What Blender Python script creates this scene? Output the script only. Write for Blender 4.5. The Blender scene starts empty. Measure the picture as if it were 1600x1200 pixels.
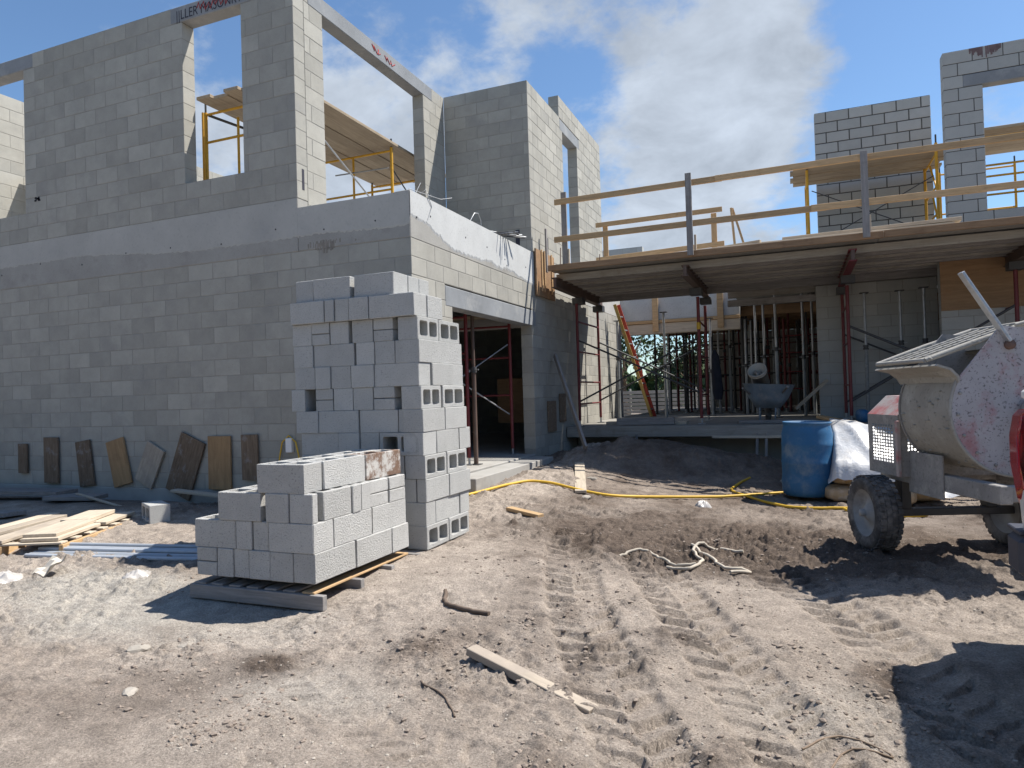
import bpy, bmesh, math, random
import numpy as np
from mathutils import Matrix, Vector, Quaternion, Euler
random.seed(7); rng = np.random.RandomState(11)
S = bpy.context.scene; COL = S.collection

# ------------------------------------------------------------------ camera
YAW, PITCH, ROLL = [math.radians(a) for a in (-22.0876, .9073, -1.7195)]
EYE = Vector((0, 0, 1.4))
fw = Vector((math.sin(YAW)*math.cos(PITCH), math.cos(YAW)*math.cos(PITCH), math.sin(PITCH)))
rt = Vector((math.cos(YAW), -math.sin(YAW), 0)); up = rt.cross(fw)
c_, s_ = math.cos(ROLL), math.sin(ROLL)
R_ = c_*rt + s_*up; U_ = -s_*rt + c_*up
cd = bpy.data.cameras.new('camera'); cam = bpy.data.objects.new('camera', cd); COL.objects.link(cam)
cd.sensor_width = 36; cd.lens = 1087.9/1600*36; cd.clip_start = .05; cd.clip_end = 3000
cam.matrix_world = Matrix(((R_.x, U_.x, -fw.x, EYE.x), (R_.y, U_.y, -fw.y, EYE.y), (R_.z, U_.z, -fw.z, EYE.z), (0, 0, 0, 1)))
S.camera = cam
def seen(p, m=.04):
    d = Vector(p) - EYE; f = d.dot(fw)
    if f < .2: return False
    return abs(d.dot(R_)/f) < .7354*(1+m) and abs(d.dot(U_)/f) < .5515*(1+m)
def look(px, py): return (R_*((px-800)/1087.9) - U_*((py-600)/1087.9) + fw).normalized()

# ------------------------------------------------------------------ sky and sun
SUN = Vector((.53, .35, 1)).normalized()
W = bpy.data.worlds.new('World'); S.world = W; W.use_nodes = True
nt = W.node_tree; nt.nodes.clear(); L = nt.links.new
def N(t, **k):
    n = nt.nodes.new(t)
    for a, b in k.items(): setattr(n, a, b)
    return n
def M2(op, a, b=None, c=None):
    n = N('ShaderNodeMath', operation=op)
    for i, v in enumerate((a, b, c)):
        if v is None: continue
        if isinstance(v, (int, float)): n.inputs[i].default_value = v
        else: L(v, n.inputs[i])
    return n.outputs[0]
sky = N('ShaderNodeTexSky', sky_type='NISHITA'); sky.sun_disc = False
sky.sun_elevation = math.asin(SUN.z); sky.sun_rotation = math.atan2(SUN.x, SUN.y); sky.altitude = 0
sky.air_density = 1.0; sky.dust_density = .3; sky.ozone_density = 3.0
tc = N('ShaderNodeTexCoord'); nrm = N('ShaderNodeVectorMath', operation='NORMALIZE'); L(tc.outputs['Generated'], nrm.inputs[0])
sep = N('ShaderNodeSeparateXYZ'); L(nrm.outputs[0], sep.inputs[0])
den = M2('ADD', M2('MAXIMUM', sep.outputs['Z'], 0.0), .32)
cmb = N('ShaderNodeCombineXYZ'); L(M2('DIVIDE', sep.outputs['X'], den), cmb.inputs[0]); L(M2('DIVIDE', sep.outputs['Y'], den), cmb.inputs[1])
def noise(scale, det, rough, off):
    mp = N('ShaderNodeMapping'); mp.inputs['Location'].default_value = off; L(cmb.outputs[0], mp.inputs[0])
    n = N('ShaderNodeTexNoise'); n.inputs['Scale'].default_value = scale; n.inputs['Detail'].default_value = det
    n.inputs['Roughness'].default_value = rough; n.inputs['Distortion'].default_value = .25; L(mp.outputs[0], n.inputs['Vector']); return n.outputs['Fac']
n1 = noise(2.6, 8, .6, (3.1, .7, 0)); n2 = noise(8.5, 6, .62, (0, 5, 2))
n3 = noise(22, 5, .6, (4, 1, 7))
cov = M2('ADD', M2('ADD', M2('MULTIPLY', n1, .82), M2('MULTIPLY', n2, .38)), M2('MULTIPLY_ADD', n3, .34, -.26))
# where the cloud banks of the day stand (direction, half angle in degrees, weight)
banks = [((840, 20), 7, .15), ((1010, -40), 9, .11), ((1130, 20), 7, .15), ((740, 120), 4, .11), ((1240, -30), 6, .1), ((930, 160), 4, .08),
         ((1130, 170), 7, .17), ((1030, 230), 7, .15), ((1210, 120), 4.5, .2), ((1000, 330), 8, .15), ((1200, 340), 9, .17), ((590, 160), 6.5, .23), ((560, 260), 6, .2),
         ((90, 70), 6, .13), ((330, 150), 5, .16), ((210, 30), 5, .09), ((350, 250), 5, .2), ((1460, 250), 5, .17), ((1580, 150), 2.5, .1),
         ((900, 90), 3, -.04), ((1400, 70), 7, -.1), ((1560, 30), 7, -.08), ((780, 100), 3, .02), ((890, 145), 3.5, -.2), ((1290, 120), 4, -.1), ((1010, 130), 3, -.06), ((40, 20), 7, -.08), ((640, 20), 3, -.04), ((380, 90), 3, -.12), ((700, 70), 3.5, -.16)]
tot = cov
for (px, py), ang, wgt in banks:
    d = look(px, py); dt = N('ShaderNodeVectorMath', operation='DOT_PRODUCT'); L(nrm.outputs[0], dt.inputs[0]); dt.inputs[1].default_value = d
    mr = N('ShaderNodeMapRange', interpolation_type='SMOOTHSTEP'); L(dt.outputs['Value'], mr.inputs[0])
    mr.inputs[1].default_value = math.cos(math.radians(ang*1.45)); mr.inputs[2].default_value = math.cos(math.radians(ang*.35))
    mr.inputs[3].default_value = 0; mr.inputs[4].default_value = wgt
    tot = M2('ADD', tot, mr.outputs[0])
cr = N('ShaderNodeMapRange', interpolation_type='SMOOTHSTEP'); L(tot, cr.inputs[0])
cr.inputs[1].default_value = .57; cr.inputs[2].default_value = .90; cr.inputs[3].default_value = .01; cr.inputs[4].default_value = .93
# cloud tone: a little greyer where it is thick
ct = N('ShaderNodeMapRange'); L(noise(5, 5, .6, (9, 2, 4)), ct.inputs[0]); ct.inputs[1].default_value = .3; ct.inputs[2].default_value = .75
ct.inputs[3].default_value = .66; ct.inputs[4].default_value = 1.12
SKY_T = N('ShaderNodeMix', data_type='RGBA', blend_type='MULTIPLY'); SKY_T.inputs[0].default_value = 1
L(sky.outputs[0], SKY_T.inputs[6]); SKY_T.inputs[7].default_value = (1.42, 1.62, 1.74, 1)
ccol = N('ShaderNodeMix', data_type='RGBA', blend_type='MULTIPLY'); ccol.inputs[0].default_value = 1
ccol.inputs[6].default_value = (7.0, 7.8, 8.9, 1); L(ct.outputs[0], ccol.inputs[7])
mx = N('ShaderNodeMix', data_type='RGBA'); L(cr.outputs[0], mx.inputs[0]); L(SKY_T.outputs[2], mx.inputs[6]); L(ccol.outputs[2], mx.inputs[7])
bg = N('ShaderNodeBackground'); bg.inputs['Strength'].default_value = .06; L(mx.outputs[2], bg.inputs['Color'])
wo = N('ShaderNodeOutputWorld'); L(bg.outputs[0], wo.inputs[0])
sd = bpy.data.lights.new('sun', 'SUN'); sd.energy = 5.0; sd.angle = math.radians(.5); sd.color = (1, .95, .87)
so = bpy.data.objects.new('sun', sd); COL.objects.link(so); so.rotation_euler = SUN.to_track_quat('Z', 'Y').to_euler(); so.location = SUN*50
S.view_settings.view_transform = 'Standard'; S.view_settings.look = 'None'; S.view_settings.gamma = 1; S.view_settings.use_curve_mapping = False
S.view_settings.exposure = 0.62
S.render.engine = 'CYCLES'; S.cycles.max_bounces = 6; S.cycles.diffuse_bounces = 4
S.render.resolution_x = 1024; S.render.resolution_y = 768

# ------------------------------------------------------------------ materials
def material(name, col, rough=.85, var=.12, scale=3, blot=0, blotcol=None, blotscale=1.5, blotlo=.55, blothi=.7, bump=.25, bumpscale=60, rnd=.08, metal=0, grain=0,
             spec=.3, pit=0, pitscale=90, bumpdist=.004, trans=0):
    m = bpy.data.materials.new(name); m.use_nodes = True; t = m.node_tree; t.nodes.clear(); LK = t.links.new
    def NN(ty, **k):
        n = t.nodes.new(ty)
        for a, b in k.items(): setattr(n, a, b)
        return n
    out = NN('ShaderNodeOutputMaterial'); b = NN('ShaderNodeBsdfPrincipled'); LK(b.outputs[0], out.inputs[0])
    b.inputs['Roughness'].default_value = rough; b.inputs['Metallic'].default_value = metal; b.inputs['Specular IOR Level'].default_value = spec
    if trans: b.inputs['Transmission Weight'].default_value = trans
    co = NN('ShaderNodeTexCoord'); oi = NN('ShaderNodeObjectInfo')
    off = NN('ShaderNodeVectorMath', operation='MULTIPLY_ADD'); LK(oi.outputs['Random'], off.inputs[0]); off.inputs[1].default_value = (37, 19, 53); LK(co.outputs['Object'], off.inputs[2])
    vec = off.outputs[0]
    if grain:
        mp = NN('ShaderNodeMapping'); mp.inputs['Scale'].default_value = (1, grain, grain); LK(vec, mp.inputs[0]); gv = mp.outputs[0]
    else: gv = vec
    n = NN('ShaderNodeTexNoise'); n.inputs['Scale'].default_value = scale; n.inputs['Detail'].default_value = 6; n.inputs['Roughness'].default_value = .65; LK(gv, n.inputs['Vector'])
    if grain: n.inputs['Distortion'].default_value = .6
    mr = NN('ShaderNodeMapRange'); LK(n.outputs['Fac'], mr.inputs[0]); mr.inputs[1].default_value = .3; mr.inputs[2].default_value = .7
    mr.inputs[3].default_value = 1-var; mr.inputs[4].default_value = 1+var
    rr = NN('ShaderNodeMapRange'); LK(oi.outputs['Random'], rr.inputs[0]); rr.inputs[3].default_value = 1-rnd; rr.inputs[4].default_value = 1+rnd
    mu = NN('ShaderNodeMath', operation='MULTIPLY'); LK(mr.outputs[0], mu.inputs[0]); LK(rr.outputs[0], mu.inputs[1])
    last = NN('ShaderNodeMix', data_type='RGBA', blend_type='MULTIPLY'); last.inputs[0].default_value = 1
    last.inputs[6].default_value = (*col, 1); LK(mu.outputs[0], last.inputs[7]); cur = last.outputs[2]
    if blotcol:
        bn = NN('ShaderNodeTexNoise'); bn.inputs['Scale'].default_value = blotscale; bn.inputs['Detail'].default_value = 7; bn.inputs['Roughness'].default_value = .7; LK(vec, bn.inputs['Vector'])
        br = NN('ShaderNodeMapRange', interpolation_type='SMOOTHSTEP'); LK(bn.outputs['Fac'], br.inputs[0]); br.inputs[1].default_value = blotlo; br.inputs[2].default_value = blothi
        br.inputs[3].default_value = 0; br.inputs[4].default_value = blot
        bm_ = NN('ShaderNodeMix', data_type='RGBA'); LK(br.outputs[0], bm_.inputs[0]); LK(cur, bm_.inputs[6]); bm_.inputs[7].default_value = (*blotcol, 1); cur = bm_.outputs[2]
    if pit:
        pv = NN('ShaderNodeTexNoise'); pv.inputs['Scale'].default_value = pitscale; pv.inputs['Detail'].default_value = 2; LK(vec, pv.inputs['Vector'])
        pr = NN('ShaderNodeMapRange'); LK(pv.outputs['Fac'], pr.inputs[0]); pr.inputs[1].default_value = .28; pr.inputs[2].default_value = .42; pr.inputs[3].default_value = 1-pit; pr.inputs[4].default_value = 1
        pm = NN('ShaderNodeMix', data_type='RGBA', blend_type='MULTIPLY'); pm.inputs[0].default_value = 1; LK(cur, pm.inputs[6]); LK(pr.outputs[0], pm.inputs[7]); cur = pm.outputs[2]
    LK(cur, b.inputs['Base Color'])
    if bump:
        bb = NN('ShaderNodeTexNoise'); bb.inputs['Scale'].default_value = bumpscale; bb.inputs['Detail'].default_value = 4; bb.inputs['Roughness'].default_value = .7
        LK(gv, bb.inputs['Vector']); bu = NN('ShaderNodeBump'); bu.inputs['Strength'].default_value = bump; bu.inputs['Distance'].default_value = bumpdist
        LK(bb.outputs['Fac'], bu.inputs['Height']); LK(bu.outputs[0], b.inputs['Normal'])
    m['_'] = 1
    return m
MT = {}
MT['wall'] = material('concrete_block_grey', (.365, .352, .312), .92, .11, 3.2, .55, (.265, .26, .245), 1.3, .48, .72, .5, 70, .1, pit=.12)
MT['wall2'] = material('concrete_block_far', (.41, .41, .39), .92, .08, 4, .3, (.29, .28, .26), 2.0, .5, .7, .5, 70, .07, pit=.12)
MT['yard'] = material('yard_block_pale', (.44, .44, .425), .92, .07, 5, .25, (.37, .365, .35), 3, .55, .75, .9, 100, .08, pit=.32, pitscale=100, bumpdist=.009)
MT['yardfront'] = material('yard_block_pale_coarse', (.5, .495, .475), .92, .08, 5, .25, (.4, .39, .37), 3, .55, .75, 1, 100, .08, pit=.42, pitscale=95, bumpdist=.012)
MT['stained'] = material('yard_block_stained', (.5, .48, .45), .9, .1, 5, 1, (.19, .12, .085), 5.5, .42, .56, .8, 90, .04, pit=.2)
MT['mortar'] = material('mortar', (.30, .288, .258), .95, .15, 8, rnd=.03, bumpscale=120, bump=.5)
MT['mortardark'] = material('mortar_dark', (.10, .098, .092), .95, .2, 8, rnd=.03, bumpscale=120, bump=.5)
MT['beamraw'] = material('rough_bond_beam', (.335, .325, .30), .92, .12, 2.2, .5, (.25, .235, .215), 2.5, .5, .7, .6, 50, .03, pit=.15)
MT['beam'] = material('poured_concrete', (.44, .43, .40), .88, .1, 1.4, .4, (.33, .33, .33), 1.2, .5, .72, .35, 40, .03, pit=.1, pitscale=30)
MT['beamwhite'] = material('white_cement_coat', (.52, .525, .515), .85, .07, 3, .6, (.44, .44, .43), 2.6, .5, .72, .4, 60, .02, pit=.2, pitscale=40)
MT['lintel'] = material('precast_lintel', (.25, .262, .275), .85, .18, 1.6, .7, (.36, .365, .36), 2.0, .5, .68, .3, 60, .04, pit=.1)
MT['slab'] = material('slab_concrete', (.36, .35, .33), .88, .12, 1.2, .5, (.24, .22, .2), .9, .48, .65, .3, 40, .02)
MT['darkened_dirtyslab'] = material('darkened_dirty_floor_concrete', (.25, .24, .22), .9, .2, 1.2, .6, (.16, .145, .125), .9, .45, .65, .3, 40, .02)  # dirty floor tone, darkened further to dim the space under the deck
MT['wood'] = material('raw_lumber', (.52, .35, .19), .75, .22, 3, .5, (.33, .2, .1), 4, .55, .75, .3, 30, .16, grain=14)
MT['woodpale'] = material('pale_weathered_board', (.50, .43, .34), .85, .18, 3, .4, (.36, .29, .22), 3, .5, .7, .35, 30, .14, grain=12)
MT['woodbrown'] = material('brown_formwork_board', (.26, .165, .095), .8, .22, 3, .5, (.16, .09, .05), 4, .5, .7, .3, 30, .12, grain=12)
MT['woodgrime'] = material('sandy_weathered_board', (.40, .34, .27), .9, .22, 3, .75, (.33, .28, .235), 4, .4, .62, .4, 30, .1, grain=8)
MT['woodgrey'] = material('grey_weathered_wood', (.26, .245, .235), .88, .25, 3, .4, (.15, .13, .12), 4, .5, .7, .5, 30, .14, grain=14)
MT['ply'] = material('orange_plywood', (.29, .18, .10), .75, .2, 2.5, .5, (.3, .15, .07), 3, .52, .7, .2, 30, .12, grain=7)
MT['plyold'] = material('old_plywood', (.18, .13, .09), .85, .35, 5, .6, (.3, .28, .27), 7, .55, .68, .4, 30, .2, grain=7)
MT['plank'] = material('scaffold_plank_wood', (.36, .29, .21), .85, .2, 2.5, .4, (.24, .18, .12), 3, .5, .7, .4, 30, .14, grain=12)
MT['deckunder'] = material('grey_deck_plank', (.30, .28, .25), .88, .2, 2.5, .5, (.2, .17, .13), 3, .5, .7, .4, 30, .12, grain=12)
MT['yellow'] = material('yellow_scaffold_paint', (.62, .33, .02), .5, .15, 6, .6, (.2, .12, .06), 14, .58, .7, .15, 60, .06, spec=.5)
MT['red'] = material('red_scaffold_paint', (.15, .022, .025), .55, .2, 6, .6, (.1, .06, .05), 12, .55, .7, .15, 60, .1, spec=.5)
MT['redladder'] = material('red_fibreglass', (.40, .05, .035), .5, .12, 6, .3, (.3, .1, .08), 12, .6, .7, .1, 60, .03, spec=.5)
MT['ladderside'] = material('faded_yellow_rail', (.34, .24, .08), .6, .15, 6, rnd=0)
MT['galv'] = material('galvanised_steel', (.42, .43, .44), .45, .2, 6, .5, (.3, .28, .25), 10, .5, .7, .2, 60, .12, metal=.6, spec=.5)
MT['steelbrown'] = material('brown_steel_beam', (.11, .075, .06), .65, .2, 5, .5, (.16, .13, .11), 6, .5, .7, .2, 60, .08, spec=.3)
MT['steeldark'] = material('dark_steel', (.06, .06, .062), .6, .2, 6, .5, (.1, .08, .06), 10, .55, .7, .2, 60, .1, metal=0, spec=.5)
MT['shore'] = material('grey_shore_paint', (.27, .285, .29), .6, .25, 6, .7, (.45, .45, .43), 9, .52, .7, .2, 60, .12, spec=.4)
MT['plastic_blue'] = material('blue_barrel_plastic', (.024, .12, .26), .6, .2, 3, .7, (.2, .26, .31), 3.2, .46, .72, .25, 30, .02, spec=.4)
MT['yellowhose'] = material('yellow_hose', (.68, .42, .04), .5, .1, 4, .4, (.4, .3, .1), 5, .55, .7, 0, spec=.4)
MT['rubber'] = material('dusty_tyre_rubber', (.07, .068, .068), .9, .3, 6, .85, (.26, .245, .23), 4, .42, .66, .5, 60, .03)
MT['rim'] = material('dusty_white_rim', (.33, .33, .325), .7, .2, 5, .6, (.22, .2, .19), 6, .5, .7, .4, 50, .03)
MT['sheet'] = material('white_plastic_sheet', (.62, .62, .62), .28, .15, 3, .6, (.40, .37, .33), 3, .45, .65, .5, 9, .02, spec=.6, bumpdist=.02)
MT['bag'] = material('tan_bagged_cement', (.42, .31, .19), .45, .25, 3, .5, (.6, .55, .48), 4, .5, .65, .6, 14, .03, spec=.5, bumpdist=.02)
MT['mixbeige'] = material('mortar_crusted_drum', (.33, .315, .285), .85, .12, 3, .6, (.5, .48, .44), 4, .5, .7, .6, 60, .02, pit=.25, pitscale=40)
MT['mixplate'] = material('speckled_drum_end', (.40, .38, .39), .85, .1, 6, .9, (.36, .17, .18), 1.7, .49, .64, .8, 110, .02, pit=.62, pitscale=60)
MT['mixred'] = material('faded_red_cowl', (.40, .12, .12), .75, .2, 4, .95, (.40, .37, .35), 3.5, .36, .58, .5, 60, .02, spec=.4)
MT['mixgrey'] = material('grey_crusted_steel', (.27, .26, .25), .85, .18, 5, .7, (.42, .4, .37), 6, .48, .66, .8, 70, .03, pit=.3, pitscale=50)
MT['truckwhite'] = material('white_car_paint', (.8, .8, .8), .25, .02, 2, bump=0, rnd=0, spec=.6)
MT['truckred'] = material('red_tail_lens', (.42, .01, .02), .12, .1, 2, bump=0, rnd=0, spec=.8)
MT['truckdark'] = material('dark_bumper_plastic', (.045, .05, .07), .5, .1, 2, bump=.1, rnd=0, spec=.5)
MT['glass'] = material('dark_window_glass', (.02, .025, .03), .05, 0, 2, bump=0, rnd=0, spec=.8)
MT['bucket'] = material('mortar_caked_bucket', (.5, .48, .43), .7, .15, 4, .6, (.3, .28, .26), 6, .5, .65, .5, 40, .02)
MT['barrow'] = material('blue_grey_wheelbarrow_tray', (.2, .25, .3), .65, .2, 4, .6, (.36, .36, .36), 5, .5, .66, .5, 40, .02)
MT['cloth'] = material('dark_cloth', (.03, .032, .045), .95, .2, 6, bump=.4, bumpscale=50)
MT['rag'] = material('dirty_white_rope', (.46, .41, .34), .9, .2, 8, .5, (.4, .33, .26), 9, .5, .7, .6, 60, .05)
MT['pipe'] = material('grey_blue_conduit', (.36, .385, .42), .4, .1, 3, .4, (.3, .29, .27), 5, .5, .7, 0, rnd=.15, spec=.5)
MT['paper'] = material('white_scrap', (.6, .55, .47), .8, .05, 4, bump=.2, rnd=.05)
MT['rock'] = material('pale_stone', (.33, .30, .26), .9, .15, 8, bump=.5, rnd=.3)
MT['twig'] = material('dry_twig', (.12, .09, .07), .9, .25, 8, bump=.4, rnd=.2)
MT['rust'] = material('rusty_rebar', (.16, .10, .08), .8, .2, 8, bump=.3, rnd=.1)
MT['ink_and_shade'] = material('black_marker_and_pocket_shade', (.045, .045, .06), .8, .1, 5, bump=0, rnd=0)  # marker black, also paints the shade in the wall pockets
MT['redpaint'] = material('red_spray_paint', (.42, .05, .05), .8, .1, 5, bump=0, rnd=0)
MT['leaf'] = material('green_leaves', (.04, .068, .02), .6, .35, 3, rnd=.3, bump=0)
MT['bark'] = material('bark', (.2, .15, .11), .9, .3, 6, bump=.6, rnd=.15, grain=0)
MT['fence'] = material('pale_fence_slat', (.45, .45, .42), .8, .1, 4, rnd=.08)
MT['clear'] = material('clear_plastic_film', (.5, .47, .44), .15, .2, 6, bump=.6, bumpscale=20, rnd=0, spec=.6, bumpdist=.01)

# ------------------------------------------------------------------ mesh helpers
class MB:
    def __init__(s): s.v = []; s.f = []; s.sm = []
    def add(s, vs, fs, smooth=False):
        o = len(s.v); s.v += [tuple(v) for v in vs]; s.f += [tuple(i+o for i in f) for f in fs]; s.sm += [smooth]*len(fs)
    def box(s, c, d, M=None, ch=0.0):
        x, y, z = d[0]/2, d[1]/2, d[2]/2
        if ch <= 0:
            vs = [Vector((i*x, j*y, k*z)) for i in (-1, 1) for j in (-1, 1) for k in (-1, 1)]
            fs = [(0, 1, 3, 2), (4, 6, 7, 5), (0, 4, 5, 1), (2, 3, 7, 6), (0, 2, 6, 4), (1, 5, 7, 3)]
        else:
            ch = min(ch, x*.45, y*.45, z*.45); vs = []; ix = {}
            for i in (-1, 1):
                for j in (-1, 1):
                    for k in (-1, 1):
                        for a in range(3):
                            p = [i*(x-ch), j*(y-ch), k*(z-ch)]; p[a] = (i*x, j*y, k*z)[a]; ix[(i, j, k, a)] = len(vs); vs.append(Vector(p))
            fs = []
            for a in range(3):
                b, e = (a+1) % 3, (a+2) % 3
                for sg in (-1, 1):
                    q = []
                    for (u, w) in ((-1, -1), (1, -1), (1, 1), (-1, 1)):
                        t = [0, 0, 0]; t[a] = sg; t[b] = u; t[e] = w; q.append(ix[(*t, a)])
                    fs.append(tuple(q if sg > 0 else q[::-1]))
                for u in (-1, 1):
                    for w in (-1, 1):   # edge strip along axis a
                        def g(sa, ax):
                            t = [0, 0, 0]; t[a] = sa; t[b] = u; t[e] = w; return ix[(*t, ax)]
                        q = [g(-1, b), g(1, b), g(1, e), g(-1, e)]
                        fs.append(tuple(q if u*w < 0 else q[::-1]))
            for i in (-1, 1):
                for j in (-1, 1):
                    for k in (-1, 1):
                        q = [ix[(i, j, k, a)] for a in range(3)]; fs.append(tuple(q if i*j*k > 0 else q[::-1]))
        c = Vector(c)
        vs = [(M @ v if M is not None else v) + c for v in vs]; s.add(vs, fs)
    def ring(s, pts, rad, seg=10, cap=True, smooth=True, closed=False):
        pts = [Vector(p) for p in pts]; n = len(pts); rads = rad if isinstance(rad, (list, tuple)) else [rad]*n
        prev = None; rings = []
        for i, p in enumerate(pts):
            t = (pts[(i+1) % n if closed else min(i+1, n-1)] - pts[(i-1) % n if closed else max(i-1, 0)]).normalized()
            if prev is None:
                a = Vector((0, 0, 1)) if abs(t.z) < .9 else Vector((1, 0, 0)); x = t.cross(a).normalized()
            else: x = (prev - t*prev.dot(t)).normalized()
            prev = x; y = t.cross(x)
            rings.append([p + rads[i]*(math.cos(2*math.pi*k/seg)*x + math.sin(2*math.pi*k/seg)*y) for k in range(seg)])
        vs = [v for r in rings for v in r]; fs = []
        for i in range(n if closed else n-1):
            j = (i+1) % n
            for k in range(seg): fs.append((i*seg+k, i*seg+(k+1) % seg, j*seg+(k+1) % seg, j*seg+k))
        s.add(vs, fs, smooth)
        if cap and not closed:
            s.add(rings[0], [tuple(range(seg))[::-1]]); s.add(rings[-1], [tuple(range(seg))])
    def lathe(s, prof, seg=32, smooth=True, M=None, c=(0, 0, 0), axis='z', closed=False):
        n = len(prof); vs = []
        for r, z in prof:
            for k in range(seg):
                a = 2*math.pi*k/seg; p = (r*math.cos(a), r*math.sin(a), z)
                if axis == 'x': p = (z, r*math.cos(a), r*math.sin(a))
                if axis == 'y': p = (r*math.sin(a), z, r*math.cos(a))
                p = Vector(p); vs.append((M @ p if M is not None else p)+Vector(c))
        fs = []
        for i in range(n if closed else n-1):
            j = (i+1) % n
            for k in range(seg): fs.append((i*seg+k, i*seg+(k+1) % seg, j*seg+(k+1) % seg, j*seg+k))
        s.add(vs, fs, smooth)
    def mesh(s, name):
        me = bpy.data.meshes.new(name); me.from_pydata(s.v, [], s.f); me.polygons.foreach_set('use_smooth', s.sm); me.update(); return me
def WM(o):
    if o is None: return Matrix.Identity(4)
    return WM(o.parent) @ o.matrix_parent_inverse @ o.matrix_basis if o.parent else o.matrix_basis.copy()
def put(name, me, mt, parent=None, M=None, **props):
    if mt is not None and not me.materials: me.materials.append(mt)
    o = bpy.data.objects.new(name, me); COL.objects.link(o)
    if parent is not None: o.parent = parent; o.matrix_parent_inverse = WM(parent).inverted()
    o.matrix_basis = M if M is not None else Matrix.Identity(4)
    for k, v in props.items(): o[k] = v
    return o
def build(mb, name, mt, parent=None, M=None, **props): return put(name, mb.mesh(name), mt, parent, M, **props)
def thing(name, label, cat, loc=(0, 0, 0), rz=0, group=None):
    o = bpy.data.objects.new(name, None); COL.objects.link(o); o.empty_display_size = .1
    o.matrix_basis = Matrix.Translation(loc) @ Matrix.Rotation(rz, 4, 'Z'); o['label'] = label; o['category'] = cat
    if group: o['group'] = group
    return o
def frame(p, q, roll=0, upv=(0, 0, 1)):
    p, q = Vector(p), Vector(q); x = (q-p).normalized(); u = Vector(upv)
    if abs(x.dot(u.normalized())) > .97: u = Vector((0, 1, 0))
    y = u.cross(x).normalized(); z = x.cross(y)
    m = Matrix((x, y, z)).transposed()
    if roll: m = m @ Matrix.Rotation(roll, 3, 'X')
    return Matrix.Translation((p+q)/2) @ m.to_4x4()
BC = {}
def bar(name, p, q, w, h, mt, parent=None, roll=0, ch=.003, upv=(0, 0, 1), **props):
    ln = (Vector(q)-Vector(p)).length; key = ('bar', round(ln, 3), w, h, mt.name)
    if key not in BC:
        mb = MB(); mb.box((0, 0, 0), (ln, w, h), ch=ch); BC[key] = mb.mesh(name)
    return put(name, BC[key], mt, parent, frame(p, q, roll, upv), **props)
def pipe(name, p, q, r, mt, parent=None, seg=10, **props):
    ln = (Vector(q)-Vector(p)).length; key = ('pipe', round(ln, 3), r, seg, mt.name)
    if key not in BC:
        mb = MB(); mb.ring([(-ln/2, 0, 0), (ln/2, 0, 0)], r, seg); BC[key] = mb.mesh(name)
    return put(name, BC[key], mt, parent, frame(p, q), **props)
def smooth(v, a, b):
    t = min(1, max(0, (v-a)/(b-a))); return t*t*(3-2*t)
def npsm(v, a, b):
    t = np.clip((v-a)/(b-a), 0, 1); return t*t*(3-2*t)
def ground(x, y):
    return float(gz(np.array([x], float), np.array([y], float))[0])
def gz(x, y):
    z = .05*npsm(y, 2.5, 5) + .09*npsm(y, 3, 5.5)*npsm(-x, .5, 2.5) + .18*npsm(y, 6, 9)*npsm(-x, 1.8, 3.2)*npsm(x, -5.5, -4.2)
    z = z + .48*np.exp(-((x+1.9)/1.35)**2-((y-11.0)/.9)**2) + .16*np.exp(-((x+.2)/.9)**2-((y-11.2)/.7)**2)
    z = z + .06*np.exp(-((x+8.5)/2.2)**2-((y-6.1)/.5)**2)*npsm(-x, 3.9, 4.5)
    return z
ORD = ['', 'bottom', 'second', 'third', 'fourth', 'fifth', 'sixth', 'seventh', 'eighth', 'ninth', 'tenth', 'eleventh', 'top']
ORDN = ['first', 'second', 'third', 'fourth', 'fifth', 'sixth', 'seventh', 'eighth', 'ninth', 'tenth', 'eleventh', 'twelfth']

# ------------------------------------------------------------------ ground
def graded(pts):    # pts: list of (position, step)
    out = [pts[0][0]]
    for (a, sa), (b, sb) in zip(pts[:-1], pts[1:]):
        x = a
        while True:
            f = (x-a)/(b-a); st = sa*(sb/sa)**min(1, max(0, f)); x += st
            if x >= b-st*.4: break
            out.append(x)
        out.append(b)
    return np.array(out)
def vnoise(x, y, seed):
    xi = np.floor(x).astype(np.int64); yi = np.floor(y).astype(np.int64); fx = x-xi; fy = y-yi
    fx = fx*fx*(3-2*fx); fy = fy*fy*(3-2*fy)
    def h(a, b):
        n = (a*374761393 + b*668265263 + seed*1442695041) & 0xffffffff; n = ((n ^ (n >> 13))*1274126177) & 0xffffffff
        return ((n ^ (n >> 16)) & 0xffff)/65535.
    return (h(xi, yi)*(1-fx)+h(xi+1, yi)*fx)*(1-fy)+(h(xi, yi+1)*(1-fx)+h(xi+1, yi+1)*fx)*fy
def fbm(x, y, sc, oct, seed, gain=.5):
    s = 0; a = 1; t = 0; c, d = math.cos(.6), math.sin(.6)
    for i in range(oct):
        s = s + a*(vnoise(x*sc, y*sc, seed+i)-.5); t += a; a *= gain; x, y = (c*x-d*y)*2.03, (d*x+c*y)*2.03
    return s/t*2
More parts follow.
